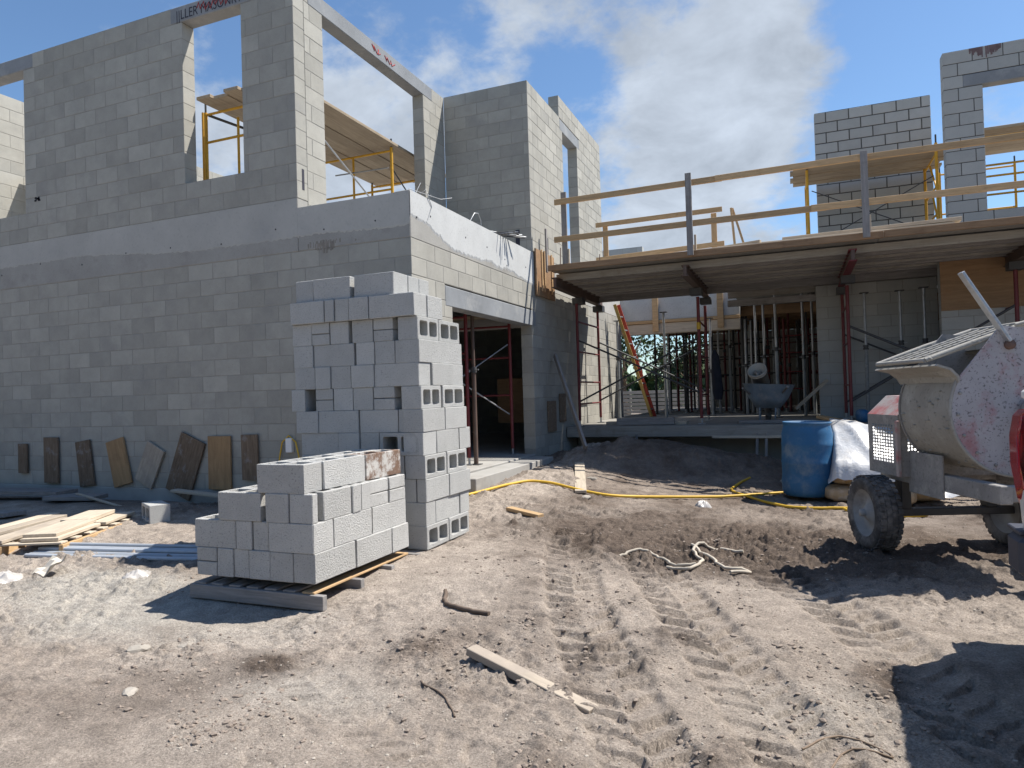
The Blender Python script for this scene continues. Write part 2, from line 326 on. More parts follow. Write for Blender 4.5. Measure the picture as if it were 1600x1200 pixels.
def track(x, y, pts, width, pitch, seed):
    """tyre lug prints along a polyline: returns height offset, mask"""
    H = np.zeros_like(x); Mk = np.zeros_like(x); acc = 0
    for (p, q) in zip(pts[:-1], pts[1:]):
        dx, dy = q[0]-p[0], q[1]-p[1]; ln = math.hypot(dx, dy); ux, uy = dx/ln, dy/ln
        s = (x-p[0])*ux+(y-p[1])*uy; t = -(x-p[0])*uy+(y-p[1])*ux
        inside = (s > -.02) & (s < ln+.02) & (np.abs(t) < width*.75)
        if not inside.any(): acc += ln; continue
        wv = .05*fbm(x, y, 4, 3, seed+5)
        side = np.sign(t); ph = (s+acc+np.abs(t)*.55+np.where(side > 0, pitch*.5, 0)+wv)/pitch; fr = ph-np.floor(ph)
        lug = npsm(fr, .0, .05)*(1-fr)**1.4     # raised pads between sunk lug prints
        edge = 1-npsm(np.abs(t), width*.42, width*.54)
        mid = npsm(np.abs(t), .0, .02)
        h = -.012*edge - .046*lug*edge*mid*np.clip(.85+1.0*fbm(x, y, 4, 3, seed+9), 0, 1.3) + .012*np.clip(.4+1.6*fbm(x, y, 2.3, 2, seed+4), 0, 1)*np.exp(-((np.abs(t)-width*.6)/.04)**2)*(.5+1.2*fbm(x, y, 7, 3, seed))
        H = np.where(inside, h, H); Mk = np.where(inside, edge, Mk); acc += ln
    return H, Mk
gx = graded([(-700, 90), (-60, 12), (-14, .5), (-8.2, .05), (-6, .02), (-4, .0135), (2.2, .0125), (3.2, .05), (8, .6), (60, 14), (700, 90)])
gy = graded([(-500, 90), (-40, 10), (-4, .6), (1.7, .05), (2.1, .0095), (4.5, .0135), (7, .021), (10, .032), (12, .06), (16, .6), (60, 12), (900, 90)])
GX, GY = np.meshgrid(gx, gy); X = GX.ravel(); Y = GY.ravel()
Z = gz(X, Y)
near = npsm(X, -12, -8.5)*(1-npsm(X, 4, 7))*npsm(Y, 0, 1.5)*(1-npsm(Y, 13, 16))
fin = near*npsm(X, -8.2, -7)*(1-npsm(X, 2.6, 3.2))
Z = Z + near*.035*fbm(X, Y, .9, 3, 3)
rough_ = npsm(fbm(X, Y, .8, 3, 21), -.25, .35)
Z = Z + fin*(.022*fbm(X, Y, 3.5, 4, 31)+.013*fbm(X, Y, 11, 4, 41, .6))*(.4+1.1*rough_)
cl = fbm(X, Y, 9, 4, 51, .6); Z = Z + fin*.036*npsm(cl, .12, .6)*rough_*npsm(Y, 2.2, 3)
ck = np.abs(fbm(X, Y, 6.5, 4, 151, .6)); Z = Z - fin*.02*(1-npsm(ck, .0, .07))*npsm(fbm(X, Y, 1.1, 2, 161), -.1, .4)
Z = Z + fin*(.014*np.maximum(0, fbm(X, Y, 24, 3, 171, .7))+.006*fbm(X, Y, 38, 2, 173))*(1-.6*npsm(Y, 6, 9))*(.5+.8*rough_)
tk = []
for i, (pts, w_, pit) in enumerate([([(-1.95, 6.2), (-1.78, 5.5), (-1.32, 4.21), (-.88, 3.29), (-.48, 2.5), (-.15, 1.9)], .4, .15),
                                    ([(-1.12, 5.46), (-.66, 4.35), (-.25, 3.43), (.06, 2.71), (.4, 1.9)], .42, .15),
                                    ([(-.35, 5.9), (-.1, 5.2), (.26, 4.5), (.55, 3.6), (.9, 2.6)], .42, .16),
                                    ([(-2.6, 3.0), (-1.7, 2.5), (-.8, 2.35), (.4, 2.9)], .3, .13),
                                    ([(-5.6, 2.6), (-3.8, 2.9), (-2.6, 3.4), (-1.9, 4.6)], .3, .14)]):
    h, m = track(X, Y, pts, w_, pit, 60+i*7)
    fade = np.clip(.75+1.2*npsm(fbm(X, Y, 1.6, 3, 90+i), -.3, .35), 0, 1)*(1, 1, .9, .35, .25)[i]
    Z = Z + fin*h*fade; tk.append(m*fade)
moundm = np.exp(-((X+1.6)/2.2)**2-((Y-11)/1.2)**2)+.8*npsm(X, -3.9, -3.6)*(1-npsm(X, -2.8, -2.2))*npsm(Y, 9.2, 10)*(1-npsm(Y, 11.6, 12))
Z = Z + near*moundm*(.07*fbm(X, Y, 3.2, 5, 181, .62)+.02*np.maximum(0, fbm(X, Y, 12, 3, 191)))
CL = [(-1.36, 4.07), (-1.32, 3.61), (-1.05, 3.60), (-.74, 3.51), (-.33, 2.87), (-.63, 3.83), (.12, 3.07), (.36, 3.61), (-2.11, 5.09), (-.08, 3.9), (-1.09, 4.28), (-1.46, 3.79), (-1.52, 2.86), (-.3, 6.13),
      (-1.7, 6.04), (-1.5, 7.38), (-.65, 6.04), (.25, 6.53), (-.38, 2.69), (-1.9, 3.3), (-2.6, 2.9), (-3.3, 3.0), (-.9, 2.5), (-1.6, 4.8), (-.4, 4.6)]
CLM = np.zeros_like(X)
for k_, (cx, cy) in enumerate(CL): CLM = np.maximum(CLM, np.exp(-((X-cx)/(.13+.05*(k_ % 3)))**2-((Y-cy)/(.16+.07*(k_ % 4)))**2))
CLM = CLM*np.clip(.6+1.4*fbm(X, Y, 4, 3, 201), 0, 1.4)
Z = Z + fin*CLM*(.012+.05*np.abs(fbm(X, Y, 8, 4, 211, .65)))
# churned clods by the rope and in front of the barrel
for (cx, cy, sx, sy, a) in [(-.55, 6.1, .9, .7, .05), (-1.3, 5.4, .4, .4, .02), (.0, 6.9, .8, .5, .03), (-1.75, 3.4, .35, .5, .025), (-1.2, 2.9, .3, .35, .02), (.35, 3.2, .35, .3, .02)]:
    msk = np.exp(-((X-cx)/sx)**2-((Y-cy)/sy)**2); Z = Z + fin*msk*a*1.25*(np.abs(fbm(X, Y, 5, 5, 71, .68))*2.8-.4)
inside = (X > -20) & (X < -3.86) & (Y > 6.7) & (Y < 24)
Z = np.where(inside, np.minimum(Z, .1), Z)
Z = Z + np.where((X < -3.9) & (Y > 6.0) & (Y < 6.75), 0, 0)
nx, ny = len(gx), len(gy)
idx = np.arange(nx*ny).reshape(ny, nx); q = np.stack([idx[:-1, :-1], idx[:-1, 1:], idx[1:, 1:], idx[1:, :-1]], -1).reshape(-1, 4)
me = bpy.data.meshes.new('ground'); me.vertices.add(nx*ny); me.vertices.foreach_set('co', np.stack([X, Y, Z], 1).astype(np.float32).ravel())
me.loops.add(q.size); me.loops.foreach_set('vertex_index', q.ravel().astype(np.int32)); me.polygons.add(len(q))
me.polygons.foreach_set('loop_start', (np.arange(len(q))*4).astype(np.int32)); me.polygons.foreach_set('loop_total', np.full(len(q), 4, np.int32))
me.polygons.foreach_set('use_smooth', np.ones(len(q), bool)); me.update(); me.validate()
GZ = Z.reshape(ny, nx)
def gh(x, y):      # real ground height incl. relief
    i = min(max(np.searchsorted(gx, x)-1, 0), nx-2); j = min(max(np.searchsorted(gy, y)-1, 0), ny-2)
    u = (x-gx[i])/(gx[i+1]-gx[i]); v = (y-gy[j])/(gy[j+1]-gy[j])
    return float(GZ[j, i]*(1-u)*(1-v)+GZ[j, i+1]*u*(1-v)+GZ[j+1, i]*(1-u)*v+GZ[j+1, i+1]*u*v)
# soil kinds: r = dark damp earth, g = pale limestone dust, b = tan
dark = npsm(Y, 4.4, 6.5)*npsm(X, -3.4, -2.2)*.62 + .95*np.exp(-((X+.4)/1.5)**2-((Y-6.2)/.9)**2) + .55*npsm(Y, 5.6, 6.1)*(X < -3.4) \
    + .35*np.exp(-((X+1.9)/2.0)**2-((Y-11.1)/1.0)**2) + .45*np.exp(-((X+2.9)/.35)**2-((Y-2.6)/.5)**2) + .35*np.exp(-((X-.6)/.5)**2-((Y-3.4)/.5)**2)+.25*np.exp(-((X+1.6)/.4)**2-((Y-3.5)/.7)**2) \
    + .5*np.exp(-((X+4.6)/1.1)**2-((Y-4.35)/.3)**2) + .3*np.exp(-((X+3.2)/1)**2-((Y-2.2)/.3)**2)
dark = np.clip(dark-.06 + .5*CLM + .42*fbm(X, Y, 1.7, 5, 101, .62)+.12+.9*np.maximum(0, -fbm(X, Y, 3.1, 4, 131)-.25), 0, 1)
pale = .95*np.exp(-((X+4.3)/1.5)**2-((Y-3.4)/.55)**2) + .6*np.exp(-((X+5.2)/1.2)**2-((Y-3.9)/.5)**2)+.5*np.exp(-((X+2.2)/.7)**2-((Y-2.75)/.3)**2) + .45*np.exp(-((X-.1)/.9)**2-((Y-3.2)/.5)**2) + .4*np.exp(-((X+2.6)/.5)**2-((Y-6.2)/.4)**2)
pale = np.clip(pale + .3*fbm(X, Y, 1.4, 4, 111), 0, 1)
colr = np.stack([dark, pale, np.clip(.5+.6*fbm(X, Y, .7, 3, 121), 0, 1), np.ones_like(X)], 1).astype(np.float32)
ca = me.color_attributes.new('soil', 'FLOAT_COLOR', 'POINT'); ca.data.foreach_set('color', colr.ravel())
gm = bpy.data.materials.new('sandy_soil'); gm.use_nodes = True; t = gm.node_tree; b = t.nodes['Principled BSDF']; b.inputs['Roughness'].default_value = .95; b.inputs['Specular IOR Level'].default_value = .15
def gn(ty, **k):
    n = t.nodes.new(ty)
    for a_, b_ in k.items(): setattr(n, a_, b_)
    return n
at = gn('ShaderNodeAttribute', attribute_name='soil'); sp = gn('ShaderNodeSeparateColor'); t.links.new(at.outputs['Color'], sp.inputs[0])
tco = gn('ShaderNodeTexCoord')
def gnoise(sc, det=5, ro=.65):
    n = gn('ShaderNodeTexNoise'); n.inputs['Scale'].default_value = sc; n.inputs['Detail'].default_value = det; n.inputs['Roughness'].default_value = ro
    t.links.new(tco.outputs['Object'], n.inputs['Vector']); return n.outputs['Fac']
def gmr(i, a, b_, c, d):
    n = gn('ShaderNodeMapRange'); t.links.new(i, n.inputs[0])
    for k, v in enumerate((a, b_, c, d)): n.inputs[k+1].default_value = v
    return n.outputs[0]
def gmix(f, a, b_, mode='MIX'):
    n = gn('ShaderNodeMix', data_type='RGBA', blend_type=mode)
    for s_i, v in ((0, f), (6, a), (7, b_)):
        if isinstance(v, (int, float)): n.inputs[s_i].default_value = v
        elif isinstance(v, tuple): n.inputs[s_i].default_value = (*v, 1)
        else: t.links.new(v, n.inputs[s_i])
    return n.outputs[2]
c0 = gmix(sp.outputs['Blue'], (.34, .285, .238), (.41, .355, .305))
c1 = gmix(gmr(sp.outputs['Green'], .25, .9, 0, .85), c0, (.43, .40, .355))
c2 = gmix(gmr(sp.outputs['Red'], .2, .95, 0, .85), c1, (.095, .068, .052))
c3 = gmix(1.0, c2, gmr(gnoise(7, 8, .75), .3, .7, .68, 1.28), 'MULTIPLY')
c4 = gmix(1.0, c3, gmr(gnoise(95, 4, .75), .32, .68, .58, 1.38), 'MULTIPLY')
vo = gn('ShaderNodeTexVoronoi', feature='F1'); vo.inputs['Scale'].default_value = 48; t.links.new(tco.outputs['Object'], vo.inputs['Vector'])
spk = gmr(vo.outputs['Distance'], .05, .12, .4, 0)
c5 = gmix(spk, c4, (.56, .53, .48)); 
t.links.new(c5, b.inputs['Base Color'])
bmp = gn('ShaderNodeBump'); bmp.inputs['Strength'].default_value = 1; bmp.inputs['Distance'].default_value = .018; t.links.new(gnoise(45, 6, .75), bmp.inputs['Height'])
bm2 = gn('ShaderNodeBump'); bm2.inputs['Strength'].default_value = .9; bm2.inputs['Distance'].default_value = .004; t.links.new(gnoise(260, 3, .7), bm2.inputs['Height']); t.links.new(bmp.outputs[0], bm2.inputs['Normal'])
t.links.new(bm2.outputs[0], b.inputs['Normal'])
put('ground', me, gm, kind='structure')

# loose stones and clods lying on the soil
def clods(name, n, smin, smax, mt, area, seed, label):
    r = np.random.RandomState(seed); base = []
    ico = bmesh.new(); bmesh.ops.create_icosphere(ico, subdivisions=1, radius=1); bv = np.array([v.co[:] for v in ico.verts]); bf = [[v.index for v in f.verts] for f in ico.faces]; ico.free()
    vs = []; fs = []; o = 0
    for i in range(n):
        x, y = area(r); s = smin*(smax/smin)**(r.rand()**2.2); z = gh(x, y)
        v = bv*(1+.28*(r.rand(len(bv), 1)-.5)*2)*np.array([s*(.8+.6*r.rand()), s*(.8+.6*r.rand()), s*(.45+.4*r.rand())])
        a = r.rand()*6.28; ca_, sa_ = math.cos(a), math.sin(a); v = np.stack([v[:, 0]*ca_-v[:, 1]*sa_+x, v[:, 0]*sa_+v[:, 1]*ca_+y, v[:, 2]+z+s*.12], 1)
        vs.append(v); fs += [[k+o for k in f] for f in bf]; o += len(v)
    m = bpy.data.meshes.new(name); m.from_pydata(np.concatenate(vs).tolist(), [], fs); m.update()
    return put(name, m, mt, kind='stuff', label=label, category=name.replace('_', ' '))
def areaA(r):
    y = 2.1+7.5*r.rand()**1.6; return (-.43*y-.72*y+1.5*y*r.rand()*.98, y)
def areaB(r):
    if r.rand() < .6:
        c = CL[r.randint(len(CL))]; return (c[0]+.15*r.randn(), c[1]+.2*r.randn())
    k = r.randint(5); c = [(-.55, 6.1, .7, .5), (-1.75, 3.4, .3, .4), (-2.9, 2.6, .5, .3), (-1.15, 5.3, .5, .5), (.4, 3.3, .5, .3)][k]; return (c[0]+c[2]*r.randn()*.8, c[1]+c[3]*r.randn()*.8)
def areaC(r):
    if r.rand() < .55: return areaB(r)
    while True:
        x, y = areaA(r)
        if fbm(np.array([x]), np.array([y]), 2.1, 3, 77)[0] > .12+.25*r.rand(): return (x, y)
MT['soilclod'] = material('soil_clod', (.25, .205, .17), .95, .2, 20, bump=.6, rnd=0)
MT['pebble'] = material('limestone_pebble', (.38, .34, .29), .9, .25, 9, bump=.4, rnd=0)
clods('gravel', 5200, .0018, .0075, MT['pebble'], areaA, 5, 'small pale limestone chips scattered over the sandy ground')
clods('soil_clods', 7000, .002, .016, MT['soilclod'], lambda r: areaC(r), 6, 'dark crumbs of soil lying along the tyre tracks')

# ------------------------------------------------------------------ block walls
def blockmesh(w, h, t, mt, name='block'):
    key = ('blk', round(w, 3), round(h, 4), round(t, 3), mt.name)
    if key not in BC:
        mb = MB(); mb.box((0, 0, 0), (w, t, h), ch=.0035); BC[key] = mb.mesh('block'); BC[key].materials.append(mt)
    return BC[key]
def wall(name, label, axis, face, lo, hi, z0, nc, h=.2032, holes=(), off=0, mt='wall', mortar='mortar', j=.008, thick=.195, rec=.003, jit=.0012, stagger=.2032):
    """axis 'x': runs along X, seen face at Y=face looking -Y; axis 'y': runs along Y, seen face at X=face looking +X"""
    M_ = MT[mt]; root = thing(name, label, 'wall', ((lo+hi)/2, face+.1, z0) if axis == 'x' else (face-.1, (lo+hi)/2, z0))
    core = MB(); pieces = []
    for k in range(nc):
        za, zb = z0+k*h, z0+(k+1)*h; runs = [(lo, hi)]
        for (a, b_, ha, hb) in holes:
            if ha < zb-.02 and hb > za+.02:
                if min(hb, zb)-max(ha, za) < .35*h: continue
                nr = []
                for (p, q_) in runs:
                    if b_ <= p or a >= q_: nr.append((p, q_)); continue
                    if a > p+.02: nr.append((p, a))
                    if b_ < q_-.02: nr.append((b_, q_))
                runs = nr
        for (p, q_) in runs:
            mid = (p+q_)/2; ln = q_-p
            if axis == 'x': core.box((mid, face+thick/2, (za+zb)/2), (ln-2*rec, thick-2*rec, h))
            else: core.box((face-thick/2, mid, (za+zb)/2), (thick-2*rec, ln-2*rec, h))
            st = .4064; o = off+(stagger if k % 2 else 0); cuts = [p]; c = math.floor((p-o)/st)*st+o+st
            while c < q_-.06:
                if c > cuts[-1]+.06: cuts.append(c)
                c += st
            cuts.append(q_)
            for a, b_ in zip(cuts[:-1], cuts[1:]):
                w = b_-a-(j if b_ < q_ else j/2)-(0 if a > p else -j/2); w = b_-a-j
                cc = (a+b_)/2
                if a == p: w += j/2; cc -= j/4
                if b_ == q_: w += j/2; cc += j/4
                P = (cc, face+thick/2, (za+zb)/2) if axis == 'x' else (face-thick/2, cc, (za+zb)/2)
                pieces.append((P, w))
    build(core, 'mortar_joints', MT[mortar], root)
    vis = [p for p in pieces if seen(p[0])]; rest = [p for p in pieces if not seen(p[0])]
    vis.sort(key=lambda p: (Vector(p[0])-EYE).length); rest += vis[300:]; vis = vis[:300]
    rot = Matrix.Identity(4) if axis == 'x' else Matrix.Rotation(math.pi/2, 4, 'Z')
    for P, w in vis:
        e = random.uniform(-jit, jit)
        T = Matrix.Translation(Vector(P)+(Vector((0, e, 0)) if axis == 'x' else Vector((e, 0, 0)))) @ rot @ Matrix.Rotation(random.uniform(-.0015, .0015), 4, 'Y')
        put('block', blockmesh(w, h-j, thick, M_), None, root, T)
    if rest:
        mb = MB(); r3 = rot.to_3x3()
        for P, w in rest: mb.box(P, (w, thick, h-j), r3)
        build(mb, 'block_field', M_, root, kind='stuff')
    return root
def slab(name, lo, hi, mt, parent=None, ch=.008, **props):
    mb = MB(); c = [(a+b_)/2 for a, b_ in zip(lo, hi)]; d = [b_-a for a, b_ in zip(lo, hi)]; mb.box((0, 0, 0), d, ch=ch)
    return build(mb, name, mt, parent, Matrix.Translation(c), **props)
X0, X1, Y0 = -3.854, -5.372, 6.666
# lower front wall
w = wall('block_wall', 'long shaded grey block wall at ground level on the left, under the pale beam', 'x', Y0, -13.6, X0, .325, 14)
slab('footing', (-13.6, Y0-.006, -.12), (X0-.21, Y0+.3, .325), MT['slab'], w)
# tie beam, front and garage side, one cast piece each
bf = thing('tie_beam', 'pale cast concrete beam running along the shaded front wall with pin holes', 'beam', (-8, Y0, 3.2))
slab('beam_cast', (-13.6, Y0-.004, 3.17), (X1-.003, Y0+.2, 3.81), MT['beamraw'], bf)
slab('beam_cast', (X1, Y0-.003, 3.17), (X0-.002, Y0+.2, 3.69), MT['beamraw'], bf)
for xx in (-10.75, -9.9, -9.05, -8.2, -7.4, -6.55, -5.7, -5.0, -4.3):
    mb = MB(); mb.lathe([(.011, 0), (.011, -.003), (.0, -.003)], 10, axis='y'); build(mb, 'pin_hole_shade', MT['steeldark'], bf, Matrix.Translation((xx, Y0-.004, 3.42+.05*math.sin(xx*3))))  # dark disc on the face, painting the shade inside a hole
# ragged skin of cement slurry below the beams
def skin(name, parent, mt, a, b_, ztop, zlow, amp, axis, face, seed, n=120):
    r = random.Random(seed); mb = MB(); zz = []; cur = 0
    for i in range(n+1): cur = .8*cur+r.uniform(-1, 1)*amp*.5; zz.append(zlow(a+(b_-a)*i/n)+cur+r.uniform(-.012, .012))
    vs = []
    for i in range(n+1):
        s = a+(b_-a)*i/n
        for zt, d in ((ztop, .006), (zz[i]+.03, .006), (zz[i], -.001)):
            vs.append((s, face-d, zt) if axis == 'x' else (face+d, s, zt))
    fs = []
    for i in range(n):
        for k in range(2):
            q_ = (i*3+k, i*3+k+1, i*3+4+k, i*3+3+k); fs.append(q_ if axis == 'x' else q_[::-1])
    mb.add(vs, fs); return build(mb, name, mt, parent)
skin('cement_smear', bf, MT['beam'], -13.6, X1-.004, 3.806, lambda s: 3.47-.14*smooth(s, -9.5, -7)+.012*math.sin(s*1.3), .008, 'x', Y0, 3, 260)
skin('cement_smear', bf, MT['beam'], X1-.003, X0-.002, 3.686, lambda s: 3.33-.04*smooth(s, -5, -4.2), .012, 'x', Y0, 9, 60)
mb = MB(); rr0 = random.Random(4)
for i in range(46):
    a = rr0.gauss(0, .13); ln_ = rr0.uniform(.03, .14)*max(.3, 1-abs(a)*2.2); mb.box((-5.02+a, Y0-.0018-.00002*i, 3.27-ln_/2-rr0.random()*.04), (rr0.uniform(.006, .02), .003, ln_))
build(mb, 'rust_smudge', material('rust_smudge_paint', (.25, .225, .195), .9, .3, 9, bump=0), w)
# garage side wall
w = wall('block_wall', 'sunlit block wall round the garage opening, right of the front corner', 'y', X0, Y0+.002, 16.62, .325, 14, holes=[(7.63, 10.43, 0, 2.77), (7.45, 7.64, 2.5, 2.77)], off=.1)
slab('lintel', (X0-.2, 7.45, 2.5), (X0+.003, 10.6, 2.745), MT['lintel'], w)
bs = thing('tie_beam', 'white coated concrete beam over the garage opening with a ragged lower edge', 'beam', (X0, 8.5, 3.2))
slab('beam_cast', (X0-.2, Y0+.003, 3.17), (X0, 10.56, 3.70), MT['beamraw'], bs)
skin('cement_smear', bs, MT['beamwhite'], Y0, 10.56, 3.695, lambda s: 3.36-.13*smooth(s, 6.9, 7.7)-.03*math.sin(s*2.5)-.05*smooth(s, 8.5, 10), .026, 'y', X0, 5, 170)
for yy, zz in ((6.8, 3.42), (7.12, 3.5), (8.05, 3.44), (8.72, 3.44), (9.35, 3.38), (9.42, 3.3), (10.2, 3.4)):
    mb = MB(); mb.lathe([(.012, 0), (.012, .003), (.0, .003)], 10, axis='x'); build(mb, 'pin_hole_shade', MT['steeldark'], bs, Matrix.Translation((X0+.006, yy, zz)))  # hole shade painted as a small dark disc
slab('beam_cast', (X0-.2, 10.565, 3.17), (X0, 16.62, 3.70), MT['beam'], bs)
# upper floor front wall
uw = wall('block_wall', 'tall shaded upper block wall with a narrow window opening near its right end', 'x', Y0, -13.6, X1, 3.81, 13, .2085,
     holes=[(-7.13, -6.165, 4.22, 6.32), (-13.0, -10.2, 4.22, 6.32), (-7.3, -6.0, 6.32, 6.54), (-13.2, -10.0, 6.32, 6.54)], mt='wall')
slab('lintel', (-7.32, Y0-.002, 6.315), (-5.99, Y0+.2, 6.522), MT['lintel'], uw)
slab('lintel', (-13.2, Y0-.002, 6.315), (-9.99, Y0+.2, 6.522), MT['lintel'], uw)
# sunlit upper wall with the wide opening
sw = wall('block_wall', 'sunlit upper block wall with a very wide window opening beside the shaded front', 'y', X1, Y0+.2, 10.514, 3.56, 14, .2085,
     holes=[(7.227, 9.805, 3.7, 6.27), (6.95, 10.1, 6.27, 6.5)], off=.06)
slab('lintel', (X1-.2, 6.95, 6.268), (X1+.002, 10.1, 6.478), MT['lintel'], sw)
slab('pocket_shade', (X1+.0, 6.76, 3.93), (X1+.003, 6.80, 4.18), MT['ink_and_shade'], sw, ch=0)  # flat black slab painting the shade of a block cutout
# box shaped upper room
bw = wall('block_wall', 'shaded upper block wall facing the camera between two sunlit walls', 'x', 10.516, X1+.002, X0, 3.70, 14, .1993, off=.12)
slab('pocket_shade', (X0-.27, 10.512, 3.80), (X0-.2, 10.516, 4.08), MT['ink_and_shade'], bw, ch=0)  # no real recess, its shade is a thin black slab
dw = wall('block_wall', 'sunlit far upper block wall with a tall door opening behind the guard rail', 'y', X0, 10.712, 15.075, 3.70, 16, .1993,
     holes=[(12.344, 13.286, 3.6, 6.27), (12.2, 13.45, 6.27, 6.48), (10, 12.17, 6.49, 7)], off=.2)
slab('lintel', (X0-.197, 12.2, 6.265), (X0+.002, 13.45, 6.475), MT['lintel'], dw)
slab('pocket_shade', (X0, 11.28, 3.80), (X0+.003, 11.34, 4.08), MT['ink_and_shade'], dw, ch=0)  # cutout shade painted as a black slab on the face
# wall seen through the left window, far wall behind, rear closing walls of the garage
wall('block_wall', 'sunlit inner block wall glimpsed through the far left window opening', 'y', -11.7, 7.0, 13, 4.0, 12, .2085, off=.1)
wall('block_wall', 'dark rear block wall deep inside the garage opening', 'x', 16.4, -12, X0-.2, .45, 13, .2032)
wall('block_wall', 'unseen block wall added at the left end of the garage to keep it dark', 'y', -13.61, Y0, 16.4, .325, 14)  # unseen wall, added to darken the garage interior
wall('block_wall', 'small grey pier of blocks standing beyond the pale inner railing', 'x', 19.8, -5.2, -3.9, 3.7, 9, .2032, mt='wall2')
wall('block_wall', 'block pillar far off, seen low through the narrow window opening', 'x', 17.5, -14.3, -13.7, 3.7, 12, .2032, mt='wall2')
wall('block_wall', 'pale far parapet of blocks seen low through the narrow window opening', 'y', -13.7, 17.7, 22, 3.7, 8, .2032, mt='wall2')
# right wing
mw = wall('block_wall', 'upper block wall with thick dark mortar joints standing behind the scaffold platform', 'x', 14.9, .53, 2.51, 3.70, 15, .2032, mt='wall2', mortar='mortardark', j=.02, off=.53-.2032, rec=.006, thick=.19)
rw = wall('block_wall', 'upper block wall at the right edge with a window opening and a dark stain on top', 'x', 12.85, 2.352, 6.2, 3.66, 15, .1985, mt='wall2', mortar='mortardark', j=.012, off=2.352, rec=.005,
     holes=[(2.88, 5.6, 4.12, 6.06), (2.62, 5.8, 6.06, 6.25)])
slab('lintel', (2.62, 12.85, 6.048), (5.8, 13.045, 6.235), MT['lintel'], rw)
mb = MB()
for i in range(60):
    xx = 2.72+.42*random.random(); ln_ = .04+.16*random.random()*(1-abs(xx-2.93)/.3); mb.box((xx, 12.8485-.00003*i, 6.635-ln_/2), (.018, .002, max(.02, ln_)))
build(mb, 'stain', material('dark_red_stain', (.17, .12, .12), .9, .3, 9, bump=0), rw)
wall('block_wall', 'dark lower block wall under the deck right of the steel shores', 'x', 14.0, .42, 2.35, .80, 12, .2032, mt='wall2')
lw = wall('block_wall', 'lower block wall at the right edge partly covered by plywood forms', 'x', 12.85, 2.2, 6.2, .80, 14, .2032, mt='wall2')
for a, b_ in ((2.2, 3.42), (3.43, 4.65), (4.66, 5.9)): slab('form_board', (a, 12.82, 2.53), (b_, 12.845, 3.32), MT['ply'], lw, ch=.002)
wall('block_wall', 'far dark block wall closing the undercroft behind the shores', 'x', 22.5, 1.6, 6.2, .80, 12, .2032, mt='wall2')

wall('block_wall', 'block wall added on the right side of the undercroft to shut out light', 'y', 6.2, 10.9, 24, .80, 13, .2032, mt='wall2')  # added wall, cuts the light entering the undercroft from the right
wall('block_wall', 'low block wall added at the back of the undercroft to shut out light', 'x', 24.0, -2.5, 6.2, .80, 12, .2032, mt='wall2')  # added wall, keeps light from the rear out of the undercroft
# floors
slab('garage_floor', (-13.6, Y0+.21, .12), (X0-.012, 16.4, .45), MT['slab'], kind='structure')
slab('entrance_pad', (X0+.002, 7.45, .1), (-3.52, 10.3, .425), MT['slab'], kind='structure')
slab('upper_floor', (-13.6, Y0+.21, 3.40), (X0-.21, 10.719, 3.60), MT['slab'], kind='structure')
slab('upper_floor_rear', (-13.6, 10.72, 3.40), (X0-.21, 24, 3.60), MT['slab'], kind='structure')
slab('raised_floor', (X0+.004, 12.05, .60), (7, 24, .80), MT['darkened_dirtyslab'], kind='structure')
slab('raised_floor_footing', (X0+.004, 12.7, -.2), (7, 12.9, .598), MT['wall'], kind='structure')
slab('wing_floor', (-1.15, 13.66, 3.40), (7, 16.6, 3.62), MT['slab'], kind='structure')
slab('wing_floor_rear', (X0+.004, 16.83, 3.36), (7, 24, 3.62), MT['slab'], kind='structure')
lb = thing('formed_beam', 'pale cast beam with a timber form strip seen under the deck behind the red ladder', 'beam', (-2.5, 16.6, 3.1))
slab('beam_cast', (X0+.006, 16.62, 3.08), (-1.1, 16.82, 3.62), MT['beamwhite'], lb)
slab('form_strip', (X0+.006, 16.57, 3.0), (-1.1, 16.84, 3.075), MT['wood'], lb)
slab('form_board', (X0+.006, 16.6, 2.75), (-1.1, 16.83, 2.995), MT['woodpale'], lb)
for xx in (-3.0, -1.52): slab('cleat', (xx-.07, 16.53, 2.8), (xx+.07, 16.57, 3.6), MT['wood'], lb)
ej = thing('edge_form', 'grey timber edge form along the wing floor behind the right shores', 'formwork', (1, 14.1, 3.1))
slab('form_board', (-1.15, 14.14, 3.15), (2.35, 14.19, 3.62), MT['deckunder'], ej)
slab('form_board', (-1.15, 14.02, 2.98), (2.35, 14.13, 3.1), MT['woodgrey'], ej)

# ------------------------------------------------------------------ deck (formwork) over the undercroft
dk = thing('timber_deck', 'grey plank deck on steel beams spanning from the garage wall to the right edge', 'deck', (0, 10.8, 3.4))
bar('edge_board', (-3.68, 10.79, 3.455), (1.2, 10.79, 3.455), .04, .095, MT['woodbrown'], dk)
bar('edge_board', (1.21, 10.787, 3.46), (6.2, 10.787, 3.46), .04, .095, MT['woodbrown'], dk)
yy = 10.83; k = 0
while yy < 13.55:
    for (xa, xb) in ((-3.66, 1.15), (1.16, 6.2)):
        bar('deck_plank', (xa, yy+.12, 3.435+(.022 if k % 2 else 0)), (xb, yy+.12, 3.435+(.022 if k % 2 else 0)), .235, .04, MT['deckunder'], dk)
    yy += .243; k += 1
for k in range(8): bar('joist', (-3.66, 11.18+k*.3, 3.35), (6.2, 11.18+k*.3, 3.35), .07, .11, MT['deckunder'] if k % 2 == 0 else MT['woodgrey'], dk)
bar('ledger', (-3.66, 13.6, 3.33), (6.2, 13.6, 3.33), .05, .26, MT['woodgrey'], dk)
